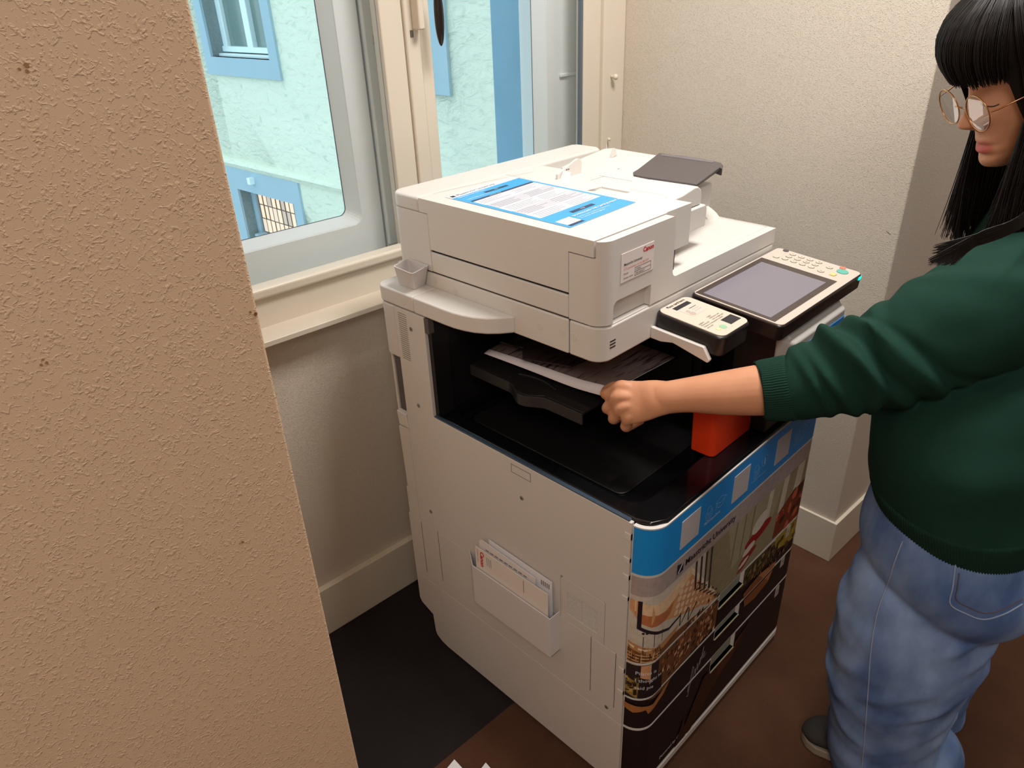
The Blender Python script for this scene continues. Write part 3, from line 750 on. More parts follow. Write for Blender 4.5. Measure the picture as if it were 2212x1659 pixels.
# side shelf
shelf = [(.064, .366), (.040, .3845), (.024, .402), (.012, .424), (.005, .446), (.001, .470), (0, .495), (0, .588), (.064, .588)]
part('side_shelf', PR(shelf, 'z', .969, 1.0035), CREAM, .0045, seg=3)
part('side_shelf', PR([(0, .5895), (.064, .5895), (.064, .712)] + [(.026 - .026 * math.sin(a), .686 + .026 * math.cos(a)) for a in [PI / 2 * i / 8 for i in range(9)]], 'z', .969, 1.0035), CREAM, .0045, seg=3)
# ---- document feeder lid: front profile with the step down to the receiving tray
fil = [(.2735 - .0 + -.0125 * math.cos(a), 1.0795 - .0125 * math.sin(a)) for a in [PI / 2 * i / 6 for i in range(7)]]
prof = [(.066, 1.0355), (.642, 1.0345), (.642, 1.0655)] + fil[::-1] + [(.261, 1.168), (.2575, 1.1775), (.255, 1.1785), (.066, 1.1785)]
bm = bmesh.new(); prism(bm, prof, 'y', .167, .1845)
LID = part('feeder_lid', bm, CREAM, .0035, seg=3)
union(LID, PR(rrect(.063, .16, .170, .2372, (0, 0, 0, 0)), 'z', 1.0355, 1.1508))
bm = bmesh.new(); prism(bm, [(.0, .0), (.035, 0), (.035, -.035), (0, -.035)], 'z', 1.03, 1.2)  # placeholder square, replaced below
bm.free()
# round the front left corner
r_ = .027; cx, cy = .063 + r_, .167 + r_
cor = [(.05, .15), (cx, .15), (cx, .167)] + [(cx - r_ * math.sin(a), cy - r_ * math.cos(a)) for a in [PI / 2 * i / 8 for i in range(9)]] + [(.063, cy), (.05, cy)]
cut(LID, PR(cor, 'z', 1.0, 1.25))
cut(LID, BX(.05, .066, .1845, .25, 1.1508, 1.2))
cut(LID, PR([(.0925, 1.02), (.1965, 1.02), (.1965, 1.0735), (.104, 1.0735), (.098, 1.0715), (.0935, 1.067), (.0925, 1.06)], 'y', .15, .1795))
# lid surface behind the front edge, rising towards the back under the feeder
bm = bmesh.new(); nx, ny = 24, 30; g = []
for j in range(ny + 1):
    y = .1835 + (.62 - .1835) * j / ny; row = []
    for i in range(nx + 1):
        x = .262 + (.642 - .262) * i / nx
        t = min(1, max(0, (y - .295) / .10)); t = t * t * (3 - 2 * t)
        dish = -.004 * math.exp(-((x - .33) / .06) ** 2 - ((y - .25) / .05) ** 2)
        z = 1.0665 + .05 * t + dish
        row.append(bm.verts.new((x, y, z)))
    g.append(row)
for j in range(ny):
    for i in range(nx): bm.faces.new((g[j][i], g[j][i + 1], g[j + 1][i + 1], g[j + 1][i]))
bot = [[bm.verts.new((v.co.x, v.co.y, 1.0345)) for v in (r0 for r0 in g[0])], [bm.verts.new((v.co.x, v.co.y, 1.0345)) for v in g[-1]]]
for i in range(nx): bm.faces.new((g[0][i], bot[0][i], bot[0][i + 1], g[0][i + 1]))
R = [g[j][nx] for j in range(ny + 1)]; R2 = [bot[0][nx]] + [bm.verts.new((.642, g[j][nx].co.y, 1.0345)) for j in range(1, ny)] + [bot[1][nx]]
for j in range(ny): bm.faces.new((R[j], R2[j], R2[j + 1], R[j + 1]))
part('receiving_tray', bm, CREAM, smooth=True)
part('lid_core', BX(.072, .30, .19, .70, 1.034, 1.15), SEAM)
# feeder cover
cov = [(.1865, 1.1800), (.1865, 1.1525), (.2388, 1.1525), (.2388, 1.0815), (.5955, 1.0815), (.5955, 1.1525), (.6205, 1.1525), (.6205, 1.1800)]
FC_ = part('feeder_cover', PR(cov, 'x', .063, .262), CREAM, .004, seg=3)
union(FC_, BX(.20, .341, .1885, .56, 1.104, 1.1800))
union(FC_, BX(.30, .352, .245, .6205, 1.104, 1.1800))
union(FC_, BX(.25, .411, .258, .6205, 1.130, 1.1790))
cut(FC_, BX(.298, .337, .3205, .390, 1.1765, 1.19))
part('jam_door', BX(.063, .10, .2388, .5955, 1.0360, 1.0768), CREAM, .002); part('gap_core', BX(.0665, .11, .2395, .5950, 1.070, 1.09), mat('gap_black', (26, 20, 24), .8))
bm = bmesh.new(); prism(bm, [(.063, .5968), (.10, .5968), (.10, .6195), (.063, .6195)], 'z', 1.036, 1.1512)
part('feeder_rear', PR([(.064, .5968), (.30, .5968), (.30, .712)] + [(.063 + .028 - .028 * math.sin(a), .684 + .028 * math.cos(a)) for a in [PI / 2 * i / 8 for i in range(9)]] + [(.063, .5968)], 'z', 1.036, 1.1512), CREAM, .0015)
bm.free()
part('feeder_rear', PR([(.063, .6215), (.622, .6215), (.635, .640), (.635, .700), (.622, .712)] + [(.063 + .028 - .028 * math.sin(a), .684 + .028 * math.cos(a)) for a in [PI / 2 * i / 8 for i in range(9)]], 'z', 1.1505, 1.1805), CREAM, .006, seg=4)
part('feeder_rear', BX(.31, .636, .625, .705, 1.05, 1.16), CREAM, .004)
part('feeder_bed', BX(.33, .60, .30, .63, 1.10, 1.150), CREAM, .004)
def tseam(pts, wd=.0012, z=1.1803, nm='seam_line', m=None, th=.0004):
    bm = bmesh.new()
    for i in range(len(pts) - 1):
        a, c = Vector(pts[i]), Vector(pts[i + 1]); d = (c - a).normalized(); nn = Vector((-d.y, d.x)) * wd / 2
        bm.faces.new([bm.verts.new((q.x, q.y, z + th)) for q in (a - nn, c - nn, c + nn, a + nn)])
    part(nm, bm, m or mat('soft_seam', (176, 166, 158), .6))
tseam([(.0987, .6195), (.16, .612), (.24, .603), (.3155, .592), (.35, .585)], .0010)
tseam([(.352, .2475), (.352, .335)], .0016, 1.1800); tseam([(.2967, .391), (.330, .3866)], .0014, 1.18, m=SEAM)
tseam([(.4095, .455), (.4095, .370)], .0022, 1.1787, m=mat('shadow_gap', (150, 140, 132), .6)); tseam([(.3653, .4415), (.4093, .4415)], .0012, 1.1787, m=SEAM)
# document tray with the charcoal extension
def slab(P, th, nm, m, bv, parent=None):
    bm = bmesh.new(); A = [bm.verts.new(p) for p in P]; B = [bm.verts.new((p[0], p[1], p[2] - th)) for p in P]; n = len(P)
    bm.faces.new(A); bm.faces.new(B[::-1])
    for i in range(n): bm.faces.new((A[i], B[i], B[(i + 1) % n], A[(i + 1) % n]))
    return part(nm, bm, m, bv, parent)
zt_ = lambda x: 1.1790 + .058 * max(0, x - .43)
def tz(x, y, d=0): return (x, y, zt_(x) + d)
DT = slab([tz(.412, .262), tz(.412, .557), tz(.425, .572), tz(.592, .588), tz(.606, .575), tz(.600, .44), tz(.445, .405), tz(.434, .262)], .008, 'document_tray', CREAM, .002)
slab([tz(.434, .262, -.0002), tz(.445, .405, -.0002), tz(.590, .436, -.0002), tz(.560, .275, -.0002)], .006, 'document_tray', CREAM, .001)
tseam([(.470, .452), (.487, .452)], .004, 1.1812, 'slot_mark', DARKG)
ext = [(.447, .246), (.440, .372), (.444, .392), (.458, .404), (.480, .408), (.608, .4445), (.604, .300), (.600, .285), (.586, .272)]
EX = slab([tz(x, y, .0035) for x, y in ext], .007, 'tray_extension', DARKG, .0018)
slab([tz(.566, .262, .003), tz(.590, .275, .003), tz(.597, .285, .003), tz(.604, .300, .003), tz(.606, .32, .003), tz(.590, .32, .003)], .016, 'extension_rim', DARKG, .002, EX)
dish = [(.505 + .056 * math.cos(a), .350 + .045 * math.sin(a)) for a in [2 * PI * i / 18 for i in range(18)]]
slab([tz(.600 + .0 * t, .30 + .13 * t, .0045 + .0025 * math.sin(PI * t)) for t in [i / 8 for i in range(9)]] + [tz(.589, .43 - .13 * t, .0045) for t in [i / 8 for i in range(9)]], .003, 'grip_edge', mat('charcoal_light', (112, 106, 108), .5), .0008, EX)
# paper guides
bm = bmesh.new(); prism(bm, [(.330, 1.178), (.406, 1.178), (.406, 1.203), (.402, 1.208), (.394, 1.211), (.388, 1.210), (.330, 1.190)], 'y', .498, .5035)
GD = part('paper_guide', bm, CREAM, .0012)
bm = bmesh.new(); prism(bm, [(.335, 1.1795), (.345, 1.1795), (.352, 1.193), (.345, 1.195)], 'y', .480, .497); part('guide_clip', bm, WHITE, .001, GD)
for x in (.356, .362): part('guide_mark', BX(x, x + .0035, .4973, .498, 1.194, 1.1955), INK, parent=GD)
bm = bmesh.new(); prism(bm, [(.535, 1.185), (.556, 1.187), (.548, 1.204), (.544, 1.204)], 'y', .520, .526); part('flag_stop', bm, CREAM, .001)
bm = bmesh.new(); prism(bm, [(.345, 1.179), (.372, 1.180), (.412, 1.1865), (.426, 1.1855), (.437, 1.178), (.4405, 1.165), (.440, 1.150), (.345, 1.150)], 'y', .228, .262); part('hinge_cap', bm, CREAM, .003, seg=3)
bm = bmesh.new(); prism(bm, [(.340, 1.105), (.340, 1.1485), (.447, 1.1485), (.453, 1.142), (.452, 1.105)], 'y', .222, .30); part('hinge_block', bm, CREAM, .003, seg=3)
bm = bmesh.new(); prism(bm, [(.262, 1.064), (.460, 1.064), (.435, 1.11), (.42, 1.135), (.262, 1.14)], 'y', .262, .60); part('feeder_throat', bm, CREAM, .003)
# hump at the right rear of the lid
bm = bmesh.new(); n = 14; top = []
for i in range(n + 1):
    t = i / n; top.append((.300 + .10 * t, 1.0665 + .045 * (t ** .7)))
prism(bm, [(.29, 1.066)] + top + [(.62, 1.1115), (.62, 1.05), (.29, 1.05)], 'x', .60, .6425)
part('rear_hump', bm, CREAM, .002)
# ---- poster sheet stuck on the feeder
PO = thing('instruction_poster', 'blue and white instruction sheet lying on top of the document feeder', 'poster', (.19, .42, 1.1806))
c00, c10, c11, c01 = Vector((.0914, .2595)), Vector((.2815, .2675)), Vector((.2915, .592)), Vector((.0965, .578))
def pq(u, v, off=0):
    p = (c00 * (1 - u) + c10 * u) * (1 - v) + (c01 * (1 - u) + c11 * u) * v
    return Vector((p.x, p.y, 1.1806 + off))
def pquad(u0, u1, v0, v1, m, off, nm, th=.0002):
    bm = bmesh.new(); P = [pq(u0, v0, off), pq(u1, v0, off), pq(u1, v1, off), pq(u0, v1, off)]
    A = [bm.verts.new(p) for p in P]; B = [bm.verts.new(p - Vector((0, 0, th))) for p in P]
    bm.faces.new(A); bm.faces.new(B[::-1])
    for i in range(4): bm.faces.new((A[i], B[i], B[(i + 1) % 4], A[(i + 1) % 4]))
    return obj(nm, bm, m, PO)
POB = mat('poster_blue', (62, 164, 226), .35)
pquad(0, 1, 0, 1, mat('poster_white', (238, 238, 242), .35), .0002, 'sheet')
pquad(0, 1, 0, .935, POB, .0004, 'blue_field')
pquad(.045, .955, .235, .775, WHITE, .0006, 'table_panel')
for k in range(5):
    if k % 2: pquad(.045, .955, .235 + k * .108, .235 + (k + 1) * .108, GREY, .0008, 'grey_row')
pquad(.045, .955, .775, .800, NAVY, .0008, 'dark_bar'); pquad(.36, .70, .855, .880, NAVY, .0008, 'dark_bar'); pquad(.36, .70, .155, .185, NAVY, .0008, 'dark_bar')
pquad(.04, .235, .035, .125, WHITE, .0008, 'blank_square'); pquad(.04, .235, .012, .035, NAVY, .0008, 'dark_bar')
def ptext(s_, size, u, v, m, **k):
    return text(s_, size, pq(u, v, .0011), pq(1, v) - pq(0, v), pq(u, 1) - pq(u, 0), m, PO, **k)
ptext('Maastricht University', .0125, .10, .950, INK); pquad(.03, .08, .950, .980, INK, .0006, 'emblem')
ptext('PRINTING & COPYING', .0075, .04, .900, WHITE); ptext('Log in with your card', .007, .06, .83, WHITE); ptext('Scan', .006, .5, .862, WHITE)
ptext('How to print', .006, .30, .782, WHITE)
random.seed(5)
for k in range(5):
    for q in range(2):
        for j in range(4):
            u = .08 + q * .46 + random.uniform(-.01, .02); v = .325 + k * .108 - j * .022 - .012
            if k == 4 and j > 2: continue
            pquad(u, u + random.uniform(.22, .40), v, v + .0045, mat('fine_print', (150, 152, 164), .6), .0010, 'print_line')
ptext('DOWNLOAD THE CAMPUS PRINT APP', .0085, .27, .105, WHITE, bold=.0001)
ptext('Scan the code to send your documents', .0058, .27, .075, WHITE); ptext('to a printer without logging in', .0058, .27, .052, WHITE); ptext('Help', .006, .50, .163, WHITE)
for k in range(3): pquad(.2, .8, .205 - .0 + k * .008, .2065 + k * .008, mat('pale_line', (130, 200, 240), .5), .0007, 'print_line')
# ---- asset sticker on the front of the lid
ST = part('asset_sticker', BX(.1086, .1980, .1660, .1668, 1.1010, 1.1505), mat('sticker_white', (238, 226, 222), .45), .0002)
st = lambda s_, sz, x, z, m, **k: text(s_, sz, (x, .1656, z), (1, 0, 0), (0, 0, 1), m, ST, **k)
st('Canon', .0112, .1665, 1.1395, RED, bold=.0004); st('Maastricht University', .0058, .115, 1.1290, INK, italic=.1, bold=.0001)
st('ICTS servicedesk +31 43 388 5555', .0048, .115, 1.1215, mat('orange_ink', (210, 90, 40), .5)); st('Model:', .0048, .115, 1.1135, INK); st('Printer name:', .0048, .115, 1.1060, INK)
st('C5560i', .0048, .148, 1.1133, INK); st('MFP-200207', .0048, .148, 1.1060, INK)
bm = bmesh.new()
for z in (1.1045, 1.1115, 1.1185): box(bm, .1455, .1905, .1657, .1661, z, z + .0003)
for x in (.1455, .1902): box(bm, x, x + .0003, .1657, .1661, 1.1045, 1.1188)
part('sticker_box', bm, INK, parent=ST)
# ---- right front column
bm = bmesh.new(); prism(bm, rrect(.378, .606, -.0215, .016, (.012, .02, 0, 0)), 'z', .790, .955)
CO = part('front_column', bm, CREAM2, .008, seg=4)
bm = bmesh.new(); prism(bm, [(-.015, .95), (.10, .95), (.10, .985), (.03, .985), (.0, .972)], 'x', .383, .600); part('column_top', bm, CREAM, .006); part('column_core', BX(.39, .615, .014, .10, .742, .955), BLACK, .003)
bm = bmesh.new(); prism(bm, rrect(.3785, .6068, -.0224, .0, (.012, .02, 0, 0), 6), 'z', .794, .936); part('column_film', bm, mat('blue_print2', (20, 146, 228), .42), 0, CO, label='blue film on the column')
part('column_label', BX(.398, .598, -.0235, -.0222, .81, .925), mat('label_grey', (206, 190, 176), .5), .0005, CO)
text('Maastricht University', .016, (.416, -.0242, .898), (1, 0, 0), (0, 0, 1), INK, CO)
bm = bmesh.new(); prism(bm, [(.402, .899), (.411, .899), (.411, .910)], 'y', -.0242, -.0235); part('emblem', bm, INK, parent=CO)
# ---- operation panel
K, Z00 = .087, 1.0056
def PP(x, y, off=0): return Vector((x, y, Z00 + K * y)) + Vector((0, -K, 1)).normalized() * off
PZ = Matrix((Vector((1, 0, 0)), Vector((0, 1, K)).normalized(), Vector((0, -K, 1)).normalized())).transposed().to_4x4(); PZ.translation = Vector((0, 0, Z00))
def pp(nm, bm, m, bv=0, parent=None, **k): return part(nm, bm, m, bv, parent, xf=PZ, **k)
CP = pp('control_panel', PR(rrect(.324, .6615, -.0185, .1665, .012), 'z', -.032, -.0015), mat('panel_black', (40, 32, 30), .3), .004, seg=3)
pp('panel_face', PR(rrect(.3265, .6590, -.0160, .1640, .011), 'z', -.002, .0), mat('panel_beige', (204, 192, 180), .4), .0006, CP)
pp('screen_frame', PR(rrect(.3300, .5790, -.0005, .1600, .001), 'z', 0, .0005), mat('screen_frame', (72, 62, 58), .25), 0, CP)
pp('screen', PR(rrect(.3385, .5570, .0120, .1480, .001), 'z', .0003, .0008), mat('screen_glass', (128, 124, 134), .18), 0, CP)
KEY = mat('key_beige', (216, 202, 188), .4); KEYL = mat('key_line', (120, 108, 98), .5)
def key(x, y, r=.0058, m=None, s_=None, rim=True):
    bm = bmesh.new()
    for v in ():
        pass
    P = [(x + r * math.cos(a), y + r * math.sin(a)) for a in [2 * PI * i / 16 for i in range(16)]]
    k_ = pp('key', PR(P, 'z', 0, .0016), m or KEY, .0004, CP)
    if rim: pp('key_rim', PR([(x + (r + .0009) * math.cos(a), y + (r + .0009) * math.sin(a)) for a in [2 * PI * i / 16 for i in range(16)]], 'z', 0, .0004), KEYL, 0, CP)
    if s_: text(s_, r * 1.2, PP(x - r * .35, y - r * .45, .0019), (1, 0, 0), (0, 1, K), KEYL, CP)
num = '123456789*0#'
for i in range(4):
    for j in range(3): key(.6085 + j * .0175, .1235 - i * .0190, s_=num[i * 3 + j])
key(.634, .040, .006, s_='C'); key(.6035, .044, .006, s_='R'); key(.652, .1435, .0062, DARKG, rim=False); key(.605, .1411, .0058, s_='i')
key(.6325, .0125, .0115, mat('start_green', (96, 182, 166), .35), rim=False)
bm = bmesh.new(); prism(bm, [(.645, .013), (.657, .016), (.655, .027), (.646, .025)], 'z', 0, .002); pp('stop_key', bm, mat('stop_red', (236, 128, 104), .4), .0005, CP)
bm = bmesh.new(); prism(bm, [(.598, .014), (.610, .014), (.610, .025), (.598, .025)], 'z', 0, .002); pp('settings_key', bm, mat('key_yellow', (222, 204, 130), .4), .0005, CP)
em = bpy.data.materials.new('status_light'); em.use_nodes = True; b = em.node_tree.nodes['Principled BSDF']; b.inputs['Base Color'].default_value = (0, .3, .25, 1); b.inputs['Emission Color'].default_value = (.0, 1, .75, 1); b.inputs['Emission Strength'].default_value = 1.6
bm = bmesh.new(); prism(bm, [(.6455 + .011 * math.cos(a), -.0075 + .0115 * math.sin(a)) for a in [-PI / 2 + PI / 2.6 * i / 6 for i in range(7)]] + [(.6455 + .0085 * math.cos(a), -.0075 + .009 * math.sin(a)) for a in [-PI / 2 + PI / 2.6 * (6 - i) / 6 for i in range(7)]], 'z', -.011, -.0045)
pp('status_lamp', PR([(.640, -.0195), (.650, -.0195), (.6535, -.0185), (.6535, -.0175), (.640, -.0175)], 'z', -.010, -.004), em, 0, CP, label='small glowing green status lamp'); bm.free()
part('panel_arm', PR([(.34, 1.0), (.60, 1.0), (.58, .975), (.36, .975)], 'y', .06, .168), BLACK, .004)
# card reader
CRD = pp('card_reader', PR(rrect(.2115, .3085, .0290, .1680, .016), 'z', -.040, -.0018), BLACK, .005, seg=4)
pp('reader_face', PR(rrect(.2150, .3055, .0325, .1645, .014), 'z', -.002, .0), mat('reader_beige', (214, 200, 184), .4), .0005, CRD)
rt = lambda s_, sz, x, y, m=INK, **k: text(s_, sz, PP(x, y, .0006), (1, 0, 0), (0, 1, K), m, CRD, **k)
rt('Place card here', .0085, .2350, .1540, bold=.0001)
pp('dark_bar', BX(.2405, .2870, .1400, .1500, 0, .0004), INK, 0, CRD); pp('card_picture', BX(.243, .288, .108, .1375, 0, .0004), mat('card_pale', (214, 198, 186), .5), 0, CRD)
bm = bmesh.new(); cyl(bm, (.252, .1245, .0002), (0, 0, 1), .0045, .0005); pp('card_icon', bm, mat('icon_grey', (186, 172, 162), .5), 0, CRD)
bm = bmesh.new(); cyl(bm, (.252, .115, .0002), (0, 0, 1), .0062, .0005); pp('card_icon', bm, MATS['icon_grey'], 0, CRD)
for k in range(3): pp('card_line', BX(.263, .284, .129 - k * .006, .1303 - k * .006, 0, .0006), INK if k == 0 else MATS['icon_grey'], 0, CRD)
for x, y, ls in ((.222, .082, ('Logout:', 'Press the ID', 'button or remove', 'your card')), (.257, .088, ('Login:', 'Hold your card', 'here or type your', 'user number'))):
    for k, l in enumerate(ls): rt(l, .0048 if k else .0052, x, y - k * .0055)
pp('dark_label', BX(.2660, .2990, .0470, .0680, 0, .0004), INK, 0, CRD)
bm = bmesh.new(); cyl(bm, (.248, .052, .0), (0, 0, 1), .0068, .0005, 18); pp('green_dot', bm, mat('dot_green', (150, 196, 160), .5), 0, CRD)
pp('yellow_dot', BX(.230, .237, .049, .056, 0, .0005), mat('dot_yellow', (226, 210, 160), .5), 0, CRD)
for k in range(4): rt('.', .008, .238 + k * .011, .041 + .003 * (k % 2))
bm = bmesh.new(); prism(bm, [(.167, .992), (.167, .970), (.145, .969), (.120, .974), (.050, .958), (.046, .964), (.06, .985)], 'x', .203, .212); part('reader_bracket', bm, CREAM, .002)
part('reader_bracket', PR([(.167, .985), (.167, .972), (.06, .975), (.06, .985)], 'x', .212, .30), BLACK, .002)

# ------------------------------------------------------------------ loose things around the printer
# pen cup on the side shelf
def tapered(nm, bz, tz_, B, T, wall, m, bev, parent=None):
    """open four-cornered cup: B, T = corner lists (x, y)"""
    bm = bmesh.new()
    def ring(P, z, r):
        out = []; n = len(P)
        for i in range(n):
            p = Vector(P[i]); a = (Vector(P[i - 1]) - p).normalized(); c = (Vector(P[(i + 1) % n]) - p).normalized()
            for t in range(5):
                u = t / 4; q = (p + a * r) * (1 - u) ** 2 + p * 2 * u * (1 - u) + (p + c * r) * u ** 2; out.append(bm.verts.new((q.x, q.y, z)))
        return out
    def inset(P, d):
        c = sum((Vector(p) for p in P), Vector((0, 0))) / len(P)
        return [tuple(Vector(p) + (c - Vector(p)).normalized() * d * 1.4) for p in P]
    o1 = ring(B, bz, .006); o2 = ring(T, tz_, .007); i2 = ring(inset(T, wall), tz_, .006); i1 = ring(inset(B, wall), bz + .003, .005); n = len(o1)
    for a, c in ((o1, o2), (o2, i2), (i2, i1)):
        for i in range(n): bm.faces.new((a[i], a[(i + 1) % n], c[(i + 1) % n], c[i]))
    bm.faces.new(o1[::-1]); bm.faces.new(i1)
    return obj(nm, bm, m, parent, bevel=bev)
CUP = tapered('pen_cup', 1.0036, 1.048, [(.0250, .6640), (.0270, .6130), (.0610, .6190), (.0610, .6690)], [(.0125, .6580), (.0085, .5905), (.0615, .6030), (.0620, .6730)], .0022, mat('cup_grey', (214, 208, 206), .4), .0004)
tag(CUP, 'small empty pale grey plastic cup on the printer side shelf', 'cup')
# leaflets in the side pocket
PAP = mat('leaflet_paper', (232, 224, 222), .55)
def leaflet(nm, poly, x, m, label, lean=.0):
    bm = bmesh.new(); prism(bm, poly, 'x', x, x + .0012)
    for v in bm.verts: v.co.x += lean * (v.co.z - .33)
    o = obj(nm, bm, m); return tag(o, label, 'leaflet', 'leaflets in the printer pocket')
L1 = leaflet('leaflet', [(.2180, .322), (.4290, .322), (.4290, .478), (.4270, .4785), (.2180, .4785)], -.0255, mat('leaflet_cream', (234, 226, 216), .55), 'front leaflet with a red brand word in the side pocket', .02)
L2 = leaflet('leaflet', [(.262, .324), (.4280, .324), (.4250, .489), (.4180, .4965), (.2600, .4875)], -.0185, PAP, 'white folded leaflet in the middle of the side pocket', .03)
L3 = leaflet('leaflet', [(.2165, .324), (.405, .324), (.402, .5005), (.2220, .4960)], -.011, WHITE, 'tallest white leaflet at the back of the side pocket', .03)
lx = lambda z: -.0259 + .02 * (z - .33)
tx = text('Canon', .0155, (0, .4130, .4735), (0, 0, -1), (0, -1, 0), RED, L1, name='lettering', bold=.0006)
for v in tx.data.vertices: v.co.x = lx(v.co.z)
for k, y in enumerate((.392, .386, .380)):
    bm = bmesh.new(); box(bm, lx(.46) - .0002, lx(.46), y, y + .0012, .445, .468); obj('print_line', bm, mat('fine_print2', (140, 134, 134), .6), L1)
bm = bmesh.new(); box(bm, lx(.46) - .0002, lx(.46), .284, .2855, .44, .472); obj('print_line', bm, MATS['fine_print2'], L1)
bm = bmesh.new(); box(bm, lx(.46) - .0001, lx(.46) + .0001, .4215, .4222, .42, .475); obj('print_line', bm, RED, L1)
for k in range(9): bm = bmesh.new(); box(bm, -.0186 + .03 * .145, -.0184 + .03 * .145, .395 - k * .014, .405 - k * .014, .474, .4775); obj('print_line', bm, MATS['fine_print2'], L2)
for k in range(5): bm = bmesh.new(); box(bm, -.0112 + .03 * .15, -.0109 + .03 * .15, .228 + k * .005, .231 + k * .005, .466, .486); obj('print_line', bm, MATS['fine_print2'], L3)
# orange block standing in the tray
bm = bmesh.new(); prism(bm, rrect(.2500, .388, .0440, .0930, (.012, .004, .004, .004)), 'z', .7410, .858)
for v in bm.verts:
    if v.co.x < .27: v.co.x -= .006 * (v.co.z - .741) / .117
OR = obj('orange_box', bm, mat('orange_plastic', (226, 60, 18), .45), bevel=.002)
tag(OR, 'orange red plastic block standing in the black delivery tray', 'block')
# sheet being pulled out of the copy tray
bm = bmesh.new(); rows = []
nU, nV = 26, 14
for i in range(nU + 1):
    t = i / nU; y = .196 + (.513 - .196) * t; row = []
    for j in range(nV + 1):
        s = j / nV
        x0 = .132 - .020 * t + .004 * math.sin(t * 3); d = s * .205
        curl = .0165 * math.exp(-d / .006) * (1 - .75 * t)
        z = .8700 - curl + .006 * math.sin(PI * t) * s - .004 * t + .010 * math.exp(-((t - 0) / .2) ** 2) * (1 - s)
        row.append(bm.verts.new((x0 + d, y, z)))
    rows.append(row)
for i in range(nU):
    for j in range(nV): bm.faces.new((rows[i][j], rows[i + 1][j], rows[i + 1][j + 1], rows[i][j + 1]))
SH = obj('paper_sheet', bm, mat('sheet_white', (226, 222, 228), .6), smooth=True)
sm = SH.modifiers.new('s', 'SOLIDIFY'); sm.thickness = .0006
pm = bpy.data.materials.new('sheet_shade_and_ink'); pm.use_nodes = True; nt = pm.node_tree; b = nt.nodes['Principled BSDF']; b.inputs['Roughness'].default_value = .6  # shade under the scanner painted as dark colour, mixed with ink streaks
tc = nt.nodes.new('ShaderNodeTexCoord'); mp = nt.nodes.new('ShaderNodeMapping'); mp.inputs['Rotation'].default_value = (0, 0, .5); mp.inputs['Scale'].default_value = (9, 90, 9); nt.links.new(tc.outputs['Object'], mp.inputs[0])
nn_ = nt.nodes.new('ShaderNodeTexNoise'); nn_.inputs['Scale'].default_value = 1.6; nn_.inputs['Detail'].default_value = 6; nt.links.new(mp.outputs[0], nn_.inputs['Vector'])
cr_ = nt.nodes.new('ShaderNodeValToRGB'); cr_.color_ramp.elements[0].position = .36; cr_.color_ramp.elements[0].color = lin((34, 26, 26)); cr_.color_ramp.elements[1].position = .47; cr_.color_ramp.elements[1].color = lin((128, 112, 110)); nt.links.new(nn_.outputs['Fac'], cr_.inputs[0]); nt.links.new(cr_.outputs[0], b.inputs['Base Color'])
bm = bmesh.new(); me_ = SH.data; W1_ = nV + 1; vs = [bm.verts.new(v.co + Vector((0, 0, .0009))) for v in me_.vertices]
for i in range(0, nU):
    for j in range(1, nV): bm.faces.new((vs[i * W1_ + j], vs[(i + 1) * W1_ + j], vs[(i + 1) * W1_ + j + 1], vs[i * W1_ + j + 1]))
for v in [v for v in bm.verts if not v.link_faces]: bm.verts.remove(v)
obj('shade_streaks', bm, pm, SH, smooth=True, label='scanner shade and ink streaks painted on the sheet')
tag(SH, 'white ink-streaked sheet held by the hand above the black copy tray', 'paper')
# two corners of sheets on the floor at the lower edge
for (tx, ty, q, lab) in ((-.1960, .3520, .046, 'white paper scrap on the dark carpet, left of the two at the lower edge'), (-.1530, .2950, .036, 'smaller white paper scrap on the carpet, right of the two at the lower edge')):
    bm = bmesh.new(); bmesh.ops.create_grid(bm, x_segments=6, y_segments=6, size=.5)
    for v in bm.verts: v.co = Vector(((v.co.x - .5) * q, (v.co.y - .5) * q, .002 + .012 * (v.co.x + .5) * (v.co.y + .5)))
    o = obj('paper_scrap', bm, WHITE, smooth=True); o.location = (tx, ty, .001); o.rotation_euler = (0, 0, math.radians(2)); tag(o, lab, 'paper')

# ------------------------------------------------------------------ the person (at the right, pulling out the sheet with the left hand)
from mathutils.bvhtree import BVHTree
PE = thing('person', 'person in a dark green sweatshirt, jeans and round glasses reaching into the printer', 'person', (.45, -.38, 0))
SKIN = bpy.data.materials.new('skin'); SKIN.use_nodes = True
nt = SKIN.node_tree; b = nt.nodes['Principled BSDF']; b.inputs['Roughness'].default_value = .5
b.inputs['Subsurface Weight'].default_value = .12; b.inputs['Subsurface Radius'].default_value = (.012, .004, .002); b.inputs['Subsurface Scale'].default_value = .5
HO = Vector((.5456, -.2253, 1.4042)); HFv = Vector((-.69895, .56469, -.43885)).normalized(); HL = Vector((-.62756, -.77857, -.00232)); HU = Vector((-.34299, .27378, .89856))
HL = (HL - HFv * HL.dot(HFv)).normalized(); HU = HFv.cross(HL).normalized()
if HU.z < 0: HU = -HU
def hp(f, l, u): return HO + HFv * f + HL * l + HU * u
geo = nt.nodes.new('ShaderNodeNewGeometry')
def mask(center, rad, soft):
    d = nt.nodes.new('ShaderNodeVectorMath'); d.operation = 'DISTANCE'; d.inputs[1].default_value = center
    nt.links.new(geo.outputs['Position'], d.inputs[0])
    mr = nt.nodes.new('ShaderNodeMapRange'); mr.inputs[1].default_value = rad; mr.inputs[2].default_value = rad + soft; mr.inputs[3].default_value = 1; mr.inputs[4].default_value = 0
    nt.links.new(d.outputs['Value'], mr.inputs[0]); return mr.outputs[0]
tn = nt.nodes.new('ShaderNodeTexNoise'); tn.inputs['Scale'].default_value = 35; tn.inputs['Detail'].default_value = 3
nt.links.new(geo.outputs['Position'], tn.inputs['Vector'])
